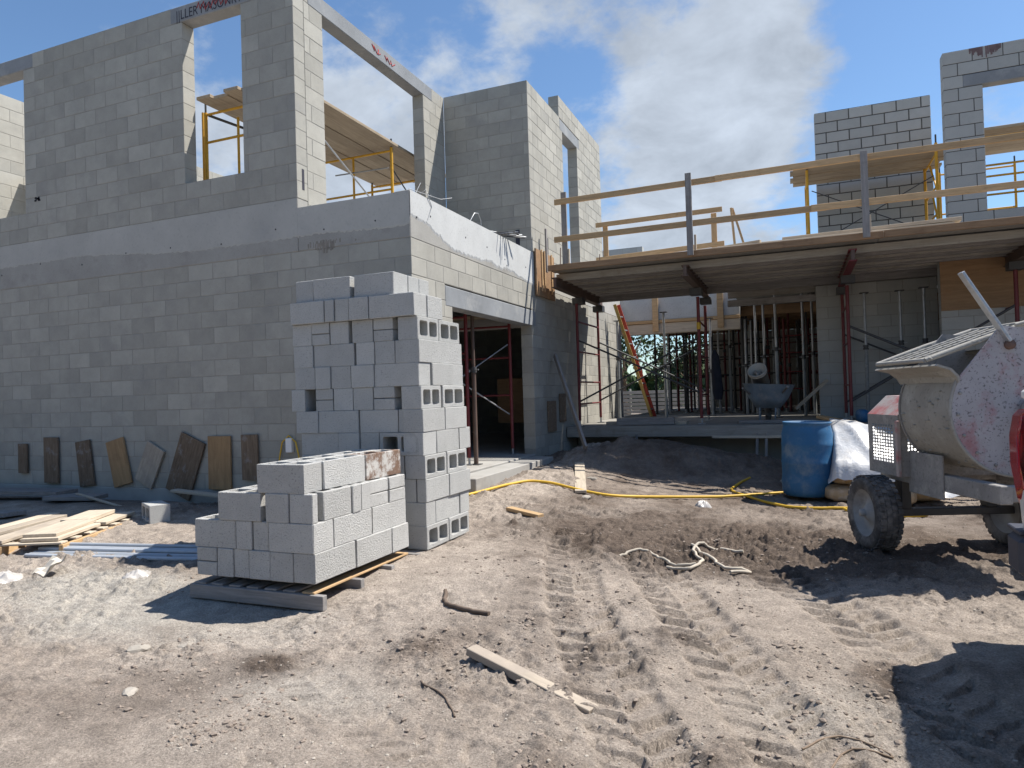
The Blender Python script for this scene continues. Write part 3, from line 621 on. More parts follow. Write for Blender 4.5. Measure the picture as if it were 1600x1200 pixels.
for i, (xa, xb, yy, zz) in enumerate(((-3.4, -1.1, 11.25, 3.53), (-1.4, 1.3, 11.05, 3.52), (-.6, 2.1, 11.2, 3.56), (-3.3, -.5, 12.2, 3.53), (1.4, 5, 11.3, 3.53))):
    bar('loose_board', (xa, yy, zz), (xb, yy+.04, zz+.01), .3, .035, MT['woodpale'], dk)
for xx in (-3.6, -1.5, .82, 3.1, 5.4):
    b_ = thing('steel_beam', {-3.6: 'dark steel beam under the deck beside the garage wall', -1.5: 'dark steel beam under the deck above the frame with the yellow tape', .82: 'reddish steel beam under the deck above the wheelbarrow',
               3.1: 'dark steel beam under the deck at the right edge above the mixer'}.get(xx, 'dark steel beam under the deck outside the right edge'), 'beam', (xx, 10.9, 3.2))
    for zz in (3.305, 3.15): bar('flange', (xx, 10.87, zz), (xx, 13.85, zz), .11, .018, MT['steelbrown'] if xx != .82 else MT['red'], b_)
    bar('web', (xx, 10.87, 3.228), (xx, 13.85, 3.228), .05, .136, MT['steelbrown'], b_)
# plywood form against the end of the coated beam
pf = thing('plywood_form', 'orange plywood form panel bolted to the wall at the left end of the deck', 'panel', (X0, 10.7, 3.2))
mb = MB(); mb.box((X0+.03, 11.05, 3.39), (.02, .94, .76), ch=.002); build(mb, 'form_board', MT['ply'], pf)
for yy in (10.85, 10.98, 11.35): bar('cleat', (X0+.05, yy, 3.1), (X0+.05, yy, 3.79), .035, .02, MT['wood'], pf, upv=(1, 0, 0))
bar('strut', (X0+.1, 10.95, 3.42), (X0+.1, 10.95, 4.15), .05, .03, MT['woodgrey'], pf, upv=(1, 0, 0))
# guard rails
gr = thing('guard_rail', 'long lumber guard rail with grey posts along the front edge of the deck', 'railing', (0, 10.8, 3.5))
bar('rail', (-3.53, 10.77, 4.515), (-.9, 10.77, 4.535), .038, .089, MT['wood'], gr)
bar('rail', (-1.0, 10.735, 4.53), (1.02, 10.735, 4.545), .036, .089, MT['wood'], gr)
bar('rail', (.92, 10.77, 4.545), (5.2, 10.77, 4.53), .038, .089, MT['wood'], gr)
bar('rail', (-3.55, 10.77, 3.905), (.5, 10.77, 3.92), .038, .089, MT['wood'], gr)
bar('rail', (.3, 10.735, 3.918), (5.2, 10.735, 3.9), .038, .089, MT['wood'], gr)
for (xx, zt) in ((-3.39, 4.68), (-1.385, 4.66), (.985, 4.615), (2.93, 4.6), (4.9, 4.62)):
    bar('post', (xx, 10.83 if xx < -3 else 10.70, 3.42), (xx, 10.83 if xx < -3 else 10.70, zt), .089, .04, MT['woodgrey'], gr, upv=(0, 1, 0), roll=0)
    bar('cleat', (xx+.06, 10.84, 3.5), (xx+.06, 10.84, 3.75), .03, .05, MT['woodpale'], gr)
g2 = thing('guard_rail', 'short pale lumber railing set back on the deck behind the front rail', 'railing', (-2.3, 13.5, 3.6))
bar('rail', (-3.56, 13.45, 4.72), (-1.14, 13.45, 4.74), .038, .089, MT['wood'], g2)
bar('rail', (-3.57, 13.45, 4.03), (-1.12, 13.45, 4.1), .038, .089, MT['wood'], g2)
bar('rail', (-3.3, 13.5, 3.72), (-1.1, 13.5, 3.78), .038, .089, MT['woodpale'], g2)
for xx in (-3.38, -1.3): bar('post', (xx, 13.5, 3.5), (xx, 13.5, 4.69), .1, .04, MT['wood'], g2, upv=(0, 1, 0))
tr = thing('trestle', 'small leaning wooden trestle on the deck right of the set back railing', 'trestle', (-.8, 13.3, 3.6))
bar('leg', (-.97, 13.3, 4.7), (-.9, 13.3, 3.6), .04, .06, MT['wood'], tr, upv=(0, 1, 0)); bar('leg', (-.95, 13.34, 4.7), (-.66, 13.34, 3.6), .04, .06, MT['wood'], tr, upv=(0, 1, 0))
bar('leg', (-.8, 13.8, 4.1), (-.75, 13.8, 3.6), .04, .06, MT['wood'], tr, upv=(0, 1, 0)); bar('crosspiece', (-.93, 13.3, 3.68), (-.6, 13.8, 3.68), .04, .06, MT['wood'], tr)
bar('plank', (-1.4, 12.3, 3.56), (2.2, 12.3, 3.6), .24, .04, MT['woodpale'], None, label='long pale plank lying on the deck behind the front guard rail posts', category='plank')
o = bar('plank', (-.1, 11.2, 3.6), (2.2, 11.25, 3.64), .2, .05, MT['woodpale'], None, label='whitish plank lying at the deck edge below the rail on the right', category='plank')
bar('lumber', (-1.6, 11.5, 3.6), (-.4, 11.0, 3.58), .06, .04, MT['woodpale'], None, label='thin loose stick of lumber lying slanted on the deck by the middle post', category='lumber')

# ------------------------------------------------------------------ scaffolding
def scaffold(name, label, p, q, z0, z1, mt, rungs, group=None, r=.021, coupl=True):
    """welded frame with two legs standing at p and q"""
    t_ = thing({'scaffold_frame': 'scaffold', 'shoring_frame': 'shoring_tower'}[name], label, 'scaffold', (p[0], p[1], z0), group=group); d = Vector((q[0]-p[0], q[1]-p[1], 0))
    for a in (p, q):
        pipe('leg', (a[0], a[1], z0+.1), (a[0], a[1], z1), r, mt, t_)
        if coupl: pipe('coupling_pin', (a[0], a[1], z1), (a[0], a[1], z1+.14), .014, MT['steeldark'], t_)
        pipe('screw_jack', (a[0], a[1], z0+.01), (a[0], a[1], z0+.12), .016, MT['galv'], t_); slab('base_plate', (a[0]-.06, a[1]-.06, z0), (a[0]+.06, a[1]+.06, z0+.012), MT['galv'], t_, ch=.001)
    for zz in rungs: pipe('rung', (p[0], p[1], zz), (q[0], q[1], zz), .017, mt, t_)
    return t_
def braces(label, p, q, mt, r=.011, group=None):
    t_ = thing('cross_brace', label, 'brace', p[0]); pipe('brace_tube', p[0], p[1], r, mt, t_, 8); pipe('brace_tube', q[0], q[1], r, mt, t_, 8); return t_
# front left platform behind the narrow window and wide opening
A = scaffold('scaffold_frame', 'yellow scaffold frame directly behind the narrow window opening', (-7.3, 7.2), (-5.95, 7.2), 3.6, 5.36, MT['yellow'], (5.33, 4.95, 4.42), r=.024)
pipe('corner_brace', (-7.25, 7.2, 5.32), (-6.3, 8.1, 4.95), .018, MT['steeldark'], A)
pipe('leg', (-6.74, 7.2, 5.2), (-6.74, 7.2, 3.7), .017, MT['yellow'], A); pipe('leg', (-7.4, 7.25, 5.4), (-7.4, 7.25, 3.65), .018, MT['yellow'], A)
B_ = scaffold('scaffold_frame', 'yellow scaffold frame standing in the wide sunlit opening', (-5.8, 9.5), (-7.15, 9.5), 3.6, 5.38, MT['yellow'], (5.33, 4.72), r=.024)
pipe('leg', (-6.52, 9.5, 5.33), (-6.52, 9.5, 3.65), .018, MT['yellow'], B_)
C_ = scaffold('scaffold_frame', 'yellow scaffold frame at the far end of the platform behind the wide opening', (-5.85, 11.0), (-7.15, 11.0), 3.6, 5.38, MT['yellow'], (5.33, 4.6))
braces('thin grey cross braces between the frames behind the wide opening', ((-5.83, 7.3, 5.2), (-5.83, 9.4, 4.2)), ((-6.8, 9.4, 5.05), (-5.83, 9.45, 5.05)), MT['galv'], .012)
braces('thin dark cross braces near the far end of the wide opening', ((-5.83, 9.5, 5.1), (-5.83, 10.9, 4.3)), ((-5.83, 9.5, 4.2), (-5.83, 10.9, 5.1)), MT['steeldark'])
for i in range(6):
    xx = -5.84-i*.245
    bar('scaffold_plank', (xx, 6.93+(.1, 0, .02, -.03, .05, .0)[i], 5.42+(i % 2)*.012), (xx, 11.3, 5.42+(i % 2)*.012), .235, .042, MT['plank'], None,
        label=f'scaffold plank with dark end behind the narrow window, {ORDN[i]} from the sunlit opening side', category='plank', group='planks of the left scaffold platform')
sc2 = scaffold('scaffold_frame', 'dark scaffold frame under the platform in the far left window opening', (-11.2, 8.1), (-11.2, 9.4), 3.6, 5.2, MT['steeldark'], (5.1, 4.6))
for i in range(5):
    bar('scaffold_plank', (-11.5+i*.25, 7.6, 5.25), (-11.5+i*.25, 11.8, 5.25), .24, .042, MT['plank'], None, label='scaffold plank overhead inside the far left window opening', category='plank', group='planks inside the far left opening')
braces('dark crossed braces inside the far left window opening', ((-12.2, 7.6, 5.1), (-10.4, 7.9, 4.3)), ((-12.2, 7.6, 4.3), (-10.6, 7.7, 5.0)), MT['galv'])
# right platform
for i in range(5):
    yy = 13.62+i*.24
    bar('scaffold_plank', (.10-.05*(i % 2), yy, 5.32+(i % 2)*.01), (2.52+.06*(i % 3), yy, 5.32+(i % 2)*.01), .232, .042, MT['plank'], None,
        label=f'grey scaffold plank in front of the wall with thick joints, {ORDN[i]} from the deck side', category='plank', group='planks of the right scaffold platform')
scaffold('scaffold_frame', 'yellow scaffold frame at the left end of the right platform', (.33, 13.6), (.33, 14.75), 3.6, 5.28, MT['yellow'], (5.24, 4.85, 4.4, 4.0), r=.024)
D_ = scaffold('scaffold_frame', 'yellow scaffold frame in the gap between the two right upper walls', (2.33, 13.5), (2.33, 14.6), 3.6, 5.42, MT['yellow'], (5.24, 4.7, 4.25, 3.9), r=.024)
pipe('corner_brace', (2.33, 13.5, 4.6), (2.33, 14.1, 5.2), .016, MT['yellow'], D_); pipe('corner_brace', (2.33, 13.5, 4.0), (2.33, 13.9, 4.6), .016, MT['yellow'], D_)
braces('thin dark cross braces in front of the wall with thick joints', ((.4, 13.6, 4.9), (2.3, 13.6, 3.9)), ((.4, 13.6, 3.9), (2.3, 13.6, 4.9)), MT['steeldark'], .009)
# platform behind the right edge wall
for i in range(6):
    bar('scaffold_plank', (2.75, 13.35+i*.25, 5.45), (6.2, 13.35+i*.25, 5.45), .24, .042, MT['plank'], None,
        label='scaffold plank overhead behind the window opening of the right edge wall', category='plank', group='planks behind the right edge window')
E_ = scaffold('scaffold_frame', 'yellow scaffold frame behind the window opening of the right edge wall', (3.75, 13.4), (2.5, 13.4), 3.6, 5.40, MT['yellow'], (5.36, 4.9, 4.72, 4.42), r=.022)
scaffold('scaffold_frame', 'farther yellow scaffold frame low in the window opening of the right edge wall', (3.9, 15.4), (2.7, 15.4), 3.6, 5.4, MT['yellow'], (5.36, 4.6, 4.35))
bar('plank', (3.55, 13.2, 3.75), (4.2, 13.9, 4.9), .2, .04, MT['woodgrey'], None, label='grey plank leaning inside the right edge window opening', category='plank')

# shoring frames under the deck
Z1 = .80
FA = scaffold('shoring_frame', 'dark red ladder frame standing beside the garage wall under the deck', (-3.62, 12.15), (-3.62, 13.6), Z1, 3.02, MT['red'], (2.7, 2.15, 1.6, 1.2), r=.026, coupl=False)
FB = scaffold('shoring_frame', 'red frame wrapped with yellow tape under the middle of the deck', (-1.52, 12.5), (-1.56, 13.9), Z1, 3.02, MT['red'], (2.6, 2.0, 1.3), r=.028, coupl=False)
mb = MB(); mb.ring([(-1.52, 12.5, 2.45), (-1.52, 12.5, 2.57)], .036, 12); build(mb, 'tape', MT['yellowhose'], FB)
FC = scaffold('shoring_frame', 'red frame under the deck just right of the wheelbarrow', (.84, 12.55), (.84, 13.8), Z1, 3.02, MT['red'], (2.7, 2.1, 1.4), r=.027, coupl=False)
FD = scaffold('shoring_frame', 'bright red frame under the deck near the right edge plywood', (3.07, 12.3), (3.07, 13.6), Z1, 3.05, MT['red'], (2.5, 2.0, 1.3), r=.03, coupl=False)
for fr, xx in ((FA, -3.62), (FB, -1.52), (FC, .84), (FD, 3.07)):
    for yy in (12.3, 13.7): slab('head_plate', (xx-.1, yy-.1, 3.02), (xx+.1, yy+.1, 3.14), MT['steeldark'], fr, ch=.003)
braces('black crossed braces between the two shoring frames left of the ladder foot', ((-3.6, 12.15, 2.35), (-1.54, 12.5, 1.35)), ((-3.6, 12.15, 1.25), (-1.54, 12.5, 2.3)), MT['steeldark'], .016)
braces('black crossed braces on the far side of the two left shoring frames', ((-3.6, 13.6, 2.4), (-1.54, 13.9, 1.35)), ((-3.6, 13.6, 1.25), (-1.54, 13.9, 2.3)), MT['steeldark'], .016)
braces('long black crossed braces behind the mixer', ((.86, 12.55, 1.15), (3.05, 12.3, 2.5)), ((.86, 12.55, 2.35), (3.05, 12.3, 1.2)), MT['steeldark'], .02)
braces('farther long black crossed braces behind the mixer', ((.86, 13.8, 1.1), (3.05, 13.6, 2.45)), ((.86, 13.8, 2.3), (3.05, 13.6, 1.2)), MT['steeldark'], .016)
def shore(x, y, z0, z1, label, mt='shore', group='steel shores under the floor'):
    t_ = thing('steel_shore', label, 'shore', (x, y, z0), group=group); m = z0+(z1-z0)*(.55+.1*math.sin(x*7+y))
    pipe('outer_tube', (x, y, z0+.01), (x, y, m), .032, MT[mt], t_); pipe('inner_tube', (x, y, m), (x, y, z1-.01), .025, MT['galv' if mt == 'shore' else mt], t_)
    pipe('collar', (x, y, m-.06), (x, y, m+.02), .045, MT['steeldark'], t_); pipe('handle', (x-.09, y, m-.02), (x+.09, y-.03, m-.02), .009, MT['galv'], t_, 6)
    for a in (z0, z1-.012): slab('plate', (x-.07, y-.07, a), (x+.07, y+.07, a+.012), MT['steeldark'], t_, ch=.001)
    return t_
near = [(-3.66, 15.4, 'steel shore right beside the top of the red ladder'), (-2.43, 14.3, 'grey steel shore right of the foot of the red ladder'), (-1.72, 16.2, 'stout grey shore behind the frame with the yellow tape'),
        (-1.62, 21.3, 'thin pale shore far back between the tape frame and the wheelbarrow'), (-1.02, 16.9, 'leftmost shore of the cluster of four left of the wheelbarrow'), (-.92, 17.3, 'second shore of the cluster of four left of the wheelbarrow'),
        (-.78, 16.5, 'third shore of the cluster of four left of the wheelbarrow'), (-.6, 16.4, 'rightmost shore of the cluster of four left of the wheelbarrow'), (-.31, 14.6, 'dark square post directly behind the bucket'),
        (.19, 15.2, 'grey shore just right of the wheelbarrow'), (.38, 15.8, 'pale shore standing right behind another right of the wheelbarrow'), (1.17, 13.55, 'pale shore in front of the dark wall above the plastic sheet'),
        (1.72, 13.6, 'shore in front of the dark wall above the mixer cowl'), (2.05, 13.4, 'stout shore in front of the dark wall above the mixer spout')]
for x, y, lb_ in near: shore(x, y, .8, 3.0 if y < 14 or y > 16.6 or x < -1.1 else 3.34, lb_)
shore(-4.12, 8.75, .45, 3.38, 'purple brown shore just inside the garage opening by the tall block stack', 'steelbrown')
far = [(-3.3, 18.0), (-2.9, 17.6), (-2.55, 18.9), (-2.15, 17.5), (-1.95, 18.6), (-1.45, 17.9), (-3.05, 20.0), (-2.4, 21.0), (-1.25, 19.2), (-.45, 18.4), (-.1, 17.9), (.15, 18.9), (-3.5, 21.5)]
r = random.Random(3)
for i in range(14): far.append((-2.5+2.2*r.random(), 17.2+3.2*r.random()))
for i in range(26):
    x = -3.4+6.0*r.random(); y = 17.2+6*r.random(); far.append((x, y))
for i, (x, y) in enumerate(far): shore(x, y, .8, 3.34, 'steel shore in the dark undercroft behind the near shores', ('steeldark', 'shore', 'red', 'steeldark')[i % 4], 'shores deep in the undercroft')
for i, (xa, y, w_) in enumerate(((-2.6, 18.2, 1.2), (-1.6, 19.5, 1.2), (-.2, 17.6, 1.3), (.3, 19.4, 1.2), (-3.3, 21.5, 1.4), (-1.1, 18.1, 1.2), (-.5, 20.3, 1.2), (-2.4, 19.8, 1.2))):
    scaffold('shoring_frame', ('dark frame behind the red ladder', 'dark frame behind the tape frame', 'red frame behind the wheelbarrow bucket', 'far red frame behind the wheelbarrow', 'farthest dark frame by the garden', 'dark frame just left of the wheelbarrow bucket', 'dark frame far behind the bucket', 'dark frame far behind the tape frame')[i], (xa, y), (xa+w_, y+.1), .8, 3.0,
             MT[('steeldark', 'steeldark', 'red', 'red', 'steeldark', 'steeldark', 'red', 'steeldark')[i]], (2.6, 2.2, 1.75, 1.35), coupl=False, r=.03)
for i in range(7): bar('joist', (X0+.05, 17.2+i*.8, 3.2), (5, 17.2+i*.8, 3.2), .08, .22, MT['woodbrown'], None, label='dark timber joist overhead in the undercroft', category='joist', group='joists of the undercroft')
for i, (xx, yy) in enumerate(((-5.3, 8.6), (-5.3, 10.2))):
    scaffold('scaffold_frame', ('nearer dark red frame inside the garage', 'farther dark red frame inside the garage')[i], (xx, yy), (xx+1.1, yy+.1), .45, 2.6, MT['red'], (2.5, 2.0, 1.4), coupl=False, r=.026)
braces('thin crossed braces inside the garage opening', ((-5.2, 8.6, 2.2), (-4.2, 10.2, 1.1)), ((-5.2, 8.6, 1.1), (-4.2, 10.2, 2.2)), MT['galv'], .011)
bar('plank', (-6.4, 10.3, 2.68), (-4.1, 10.35, 2.68), .3, .04, MT['plank'], None, label='plank lying on the red frames inside the garage', category='plank')
slab('plywood_sheet', (-5.0, 11.6, .9), (-4.3, 11.65, 1.7), MT['woodbrown'], label='dark brown board standing inside the garage', category='board')

# red step ladder
ld = thing('ladder', 'tall red fibreglass ladder leaning under the deck', 'ladder', (-3.2, 16.2, .8))
la, lb2 = Vector((-3.05, 16.3, .8)), Vector((-3.62, 15.4, 3.35)); ld_d = (lb2-la)
for dx, mtn in ((0, 'redladder'), (-.0, 'yellow')):
    pass
sd_ = Vector((-.01, .16, 0))
bar('rail', la, lb2, .09, .03, MT['redladder'], ld, upv=(0, 1, 0)); bar('rail', la-sd_*1.0+Vector((-.05, 0, 0)), lb2-sd_+Vector((-.05, 0, 0)), .07, .028, MT['ladderside'], ld, upv=(0, 1, 0))
for i in range(8):
    p = la+ld_d*((i+.6)/8.5); bar('rung', p, p-sd_+Vector((-.05, 0, 0)), .07, .025, MT['galv'], ld)
0 and bar('back_leg', la+Vector((.3, .5, 0)), lb2+Vector((.05, .03, -.1)), .07, .028, MT['redladder'], ld, upv=(0, 1, 0))
# dark jacket hanging on the frame
mb = MB(); mb.ring([(-1.36, 13.3, 2.12), (-1.34, 13.3, 2.0), (-1.33, 13.3, 1.7), (-1.31, 13.3, 1.35), (-1.31, 13.3, 1.2)], [.03, .07, .09, .10, .07], 10); build(mb, 'jacket', MT['cloth'], label='dark jacket hanging on the frame under the deck', category='jacket')

# wheelbarrow with buckets
wb = thing('wheelbarrow', 'blue grey mortar caked wheelbarrow seen from behind on the raised floor', 'wheelbarrow', (-.28, 12.95, .8))
def tray():
    mb = MB(); rings = []
    for (z, hx, hy, ox) in ((.24, .20, .2, 0), (.42, .33, .33, 0), (.64, .42, .44, 0), (.66, .44, .46, 0)):
        rings.append([Vector((hx*cx_, hy*cy_+.05, z)) for cx_, cy_ in [(math.copysign(abs(math.cos(a))**.45, math.cos(a)), math.copysign(abs(math.sin(a))**.45, math.sin(a))) for a in [2*math.pi*k/24 for k in range(24)]]])
    vs = [v for r_ in rings for v in r_]; fs = [(i*24+k, i*24+(k+1) % 24, (i+1)*24+(k+1) % 24, (i+1)*24+k) for i in range(3) for k in range(24)]; fs.append(tuple(range(24))[::-1])
    n = len(vs); vs2 = [v*0.965+Vector((0, 0, .012)) for v in vs]; mb.add(vs+vs2, fs+[tuple(n+i for i in f[::-1]) for f in fs], True)
    mb.add([vs[72+k] for k in range(24)]+[vs2[72+k] for k in range(24)], [(k, (k+1) % 24, 24+(k+1) % 24, 24+k) for k in range(24)]); return mb
T = Matrix.Translation((-.46, 12.95, .8)) @ Matrix.Rotation(.06, 4, 'Y')
build(tray(), 'tray', MT['barrow'], wb, T)
for sx in (-1, 1):
    pipe('handle', (-.46+sx*.1, 13.45, 1.12), (-.46+sx*.35, 12.25, 1.40), .018, MT['woodgrey'], wb)
    mb = MB(); mb.ring([(sx*.13, -.12, .5), (sx*.13, -.14, .2), (sx*.13, -.16, .03), (sx*.13, .05, .02), (sx*.1, .3, .3)], .014, 8); build(mb, 'leg', MT['barrow'], wb, T)
mb = MB(); mb.lathe([(.09, -.03), (.15, -.05), (.19, -.045), (.2, 0), (.19, .045), (.15, .05), (.09, .03), (.09, -.03)], 24, axis='x'); build(mb, 'tyre', MT['rubber'], wb, T @ Matrix.Translation((0, .35, .2)))
pipe('axle', (-.58, 13.3, 1.0), (-.34, 13.3, 1.0), .012, MT['galv'], wb)
bk = thing('bucket', 'mortar caked plastic bucket lying tilted in the wheelbarrow', 'bucket', (-.42, 12.85, 1.45))
T = Matrix.Translation((-.52, 12.95, 1.47)) @ Matrix.Rotation(math.radians(48), 4, 'X') @ Matrix.Rotation(math.radians(-12), 4, 'Y')
mb = MB(); mb.lathe([(0, 0), (.125, 0), (.148, .30), (.160, .30), (.160, .315), (.148, .325), (.148, .34), (.160, .345), (.160, .365), (.145, .367), (.12, .02), (0, .02)], 28); build(mb, 'shell', MT['bucket'], bk, T)
mb = MB(); mb.ring([(.16*math.cos(a), .16*math.sin(a), .33-.12*math.sin(a)) for a in [math.pi*k/10 for k in range(11)]], .004, 6); build(mb, 'wire_handle', MT['galv'], bk, T)
for i, (dx, dy, dz) in enumerate(((.02, .02, .25), (-.05, .03, .27), (.05, -.03, .26), (0, -.05, .3))):
    mb = MB(); mb.lathe([(0, -.03), (.03, -.02), (.04, 0), (.025, .03), (0, .035)], 8); build(mb, 'lump', MT['mixgrey'], bk, T @ Matrix.Translation((dx, dy, dz)))
mb = MB(); mb.lathe([(0, 0), (.09, 0), (.1, .12), (.085, .18), (.04, .2), (0, .2)], 16); build(mb, 'can', MT['plastic_blue'], None, Matrix.Translation((.98, 12.4, .805)), label='small dark blue can standing at the edge of the raised floor', category='can')
for i, (x, y, z0) in enumerate(((.60, 14.6, .8),)):
    for k in range(3):
        mb = MB(); mb.lathe([(0, 0), (.12, 0), (.145, .28), (.155, .29), (.155, .33), (.13, .33)], 20); build(mb, 'bucket', MT['bucket'], None, Matrix.Translation((x, y, z0+k*.22)), label=f'{("lowest", "middle", "topmost")[k]} pale bucket of the nested stack against the dark wall', category='bucket')
# planks and blocks stacked at the floor edge
bar('lumber', (-3.2, 12.5, .83), (-1.75, 12.4, .83), .2, .06, MT['woodpale'], None, label='pale plank lying on the floor edge under the left frames', category='lumber')
bar('lumber', (-2.95, 12.2, .87), (-1.95, 12.25, .87), .12, .12, MT['woodgrey'], None, label='thick grey timber lying on the floor edge under the left frames', category='lumber')
bar('lumber', (-.9, 12.3, .83), (.5, 12.5, .83), .2, .05, MT['woodgrey'], None, label='grey plank lying on the floor in front of the wheelbarrow', category='lumber')
bar('lumber', (.35, 12.35, .9), (1.3, 10.9, .72), .12, .05, MT['wood'], None, label='tan timber sloping from the floor edge down onto the plastic sheet', category='lumber')
bar('lumber', (.0, 13.5, 1.0), (.55, 13.8, 1.5), .05, .05, MT['woodpale'], None, label='thin stick leaning right of the wheelbarrow', category='lumber')
bar('form_board', (X0+.02, 12.03, .70), (-.2, 12.03, .70), .03, .18, MT['deckunder'], None, label='grey edge board along the raised floor behind the dirt mound', category='board')
bar('form_board', (-.19, 12.03, .70), (6.2, 12.03, .70), .03, .18, MT['deckunder'], None, label='grey edge board along the raised floor behind the barrel', category='board')
bar('form_board', (-1.3, 12.0, .60), (.2, 12.0, .60), .04, .04, MT['woodpale'], None, label='pale batten under the floor edge left of the barrel', category='batten')
for i, xx in enumerate((-2.6, -.62, -.48, .25)): bar('stake', (xx, 12.0, .05), (xx+.03, 12.02, .66), .04, .05, MT['woodgrey'], None, label='short grey stake propping the edge board below the raised floor', category='stake', group='stakes under the floor edge')

# garden beyond the undercroft: fence and trees
fe = thing('fence', 'pale horizontal slat fence seen through the undercroft', 'fence', (-3, 27, 0))
for i in range(9): bar('slat', (-9, 27, .15+i*.15), (4, 27, .15+i*.15), .02, .12, MT['fence'], fe)
for xx in (-8.5, -6, -3.5, -1, 1.5, 3.8): bar('post', (xx, 27.07, -.1), (xx, 27.07, 1.5), .08, .08, MT['fence'], fe)
def tree(x, y, h, w, seed, label):
    r = random.Random(seed); t_ = thing('tree', label, 'tree', (x, y, 0)); tips = []
    mb = MB(); mb.ring([(x, y, -.1), (x+.1*h*r.uniform(-.3, .3), y, h*.3), (x+.1*h*r.uniform(-.6, .6), y+.1, h*.62)], [.03*h, .022*h, .012*h], 8)
    for k in range(9):
        a = r.uniform(0, 6.28); z0_ = h*r.uniform(.28, .6); e_ = (x+w*math.cos(a)*r.uniform(.5, .95), y+w*math.sin(a)*r.uniform(.5, .95), z0_+h*r.uniform(.1, .4)); tips.append(e_)
        mb.ring([(x, y, z0_), ((x+e_[0])/2, (y+e_[1])/2, z0_+(e_[2]-z0_)*.6), e_], [.01*h, .006*h, .002*h], 6)
    build(mb, 'trunk', MT['bark'], t_); lf = MB()
    for k in range(1500):
        c = tips[r.randrange(9)] if r.random() < .8 else (x, y, h*.75); rr_ = w*.42
        p = Vector((c[0]+r.gauss(0, rr_*.55), c[1]+r.gauss(0, rr_*.55), c[2]+r.gauss(0, rr_*.45))); s = r.uniform(.06, .13)
        q_ = Euler((r.uniform(0, 6.28), r.uniform(0, 6.28), r.uniform(0, 6.28))).to_matrix(); lf.add([p+q_ @ Vector(v) for v in ((-s, 0, 0), (0, -s*.5, 0), (s, 0, 0), (0, s*.5, 0))], [(0, 1, 2, 3)])
    build(lf, 'crown', MT['leaf'], t_)
for i, a in enumerate(((-6.6, 29, 6, 2.2, 1, 'loose tree behind the fence left of the red ladder'), (-3.9, 30, 3.4, 1.7, 2, 'low bushy tree behind the fence right of the ladder foot'), (-2.6, 31, 6, 2.2, 3, 'tree behind the fence seen through the far shores'),
                        (.4, 30, 5.5, 2.2, 4, 'tree behind the fence seen past the wheelbarrow bucket'), (-9.5, 33, 7, 3, 5, 'tall tree behind the building hidden by the garage'))): tree(*a)
def belt(name, pts, h, seed, label):
    r = np.random.RandomState(seed); vs = []; n = 9000
    P_ = np.array(pts, float); seg = r.randint(0, len(P_)-1, n); t_ = r.rand(n, 1); c = P_[seg]*(1-t_)+P_[seg+1]*t_
    hh = h*(.75+.35*np.sin(c[:, 0]*.7+c[:, 1]*.5)+.15*np.sin(c[:, 0]*2.1+c[:, 1]*1.7)); z = hh*(r.rand(n)**.8)
    c = c+r.randn(n, 2)*1.3; a = r.rand(n, 3)*6.28; s = .3+.35*r.rand(n); out = []; f = []
    for i in range(n):
        m = Euler(a[i]).to_matrix(); o_ = Vector((c[i, 0], c[i, 1], z[i]))
        for q_ in ((-1, 0, 0), (0, -.6, 0), (1, 0, 0), (0, .6, 0)): out.append(o_+m @ Vector(q_)*s[i])
        f.append((4*i, 4*i+1, 4*i+2, 4*i+3))
    me_ = bpy.data.meshes.new(name); me_.from_pydata(out, [], f); return put(name, me_, MT['leaf'], None, kind='stuff', label=label, category='trees')
belt('tree_belt', [(30, 22), (26, 4), (20, -14), (0, -20), (-22, -16), (-32, 2), (-34, 20)], 9, 3, 'added unseen belt of dense trees behind the camera, shutting out low sky light')  # unseen trees, added to block low sky light on the shaded walls
belt('tree_belt', [(-34, 44), (-10, 50), (14, 48), (30, 24)], 3.4, 4, 'low belt of trees far behind the building')
bar('trunk_board', (-2.5, 26, .3), (-2.9, 26.2, 3.0), .2, .06, MT['woodpale'], None, label='pale leaning board standing in the garden behind the shores', category='board')

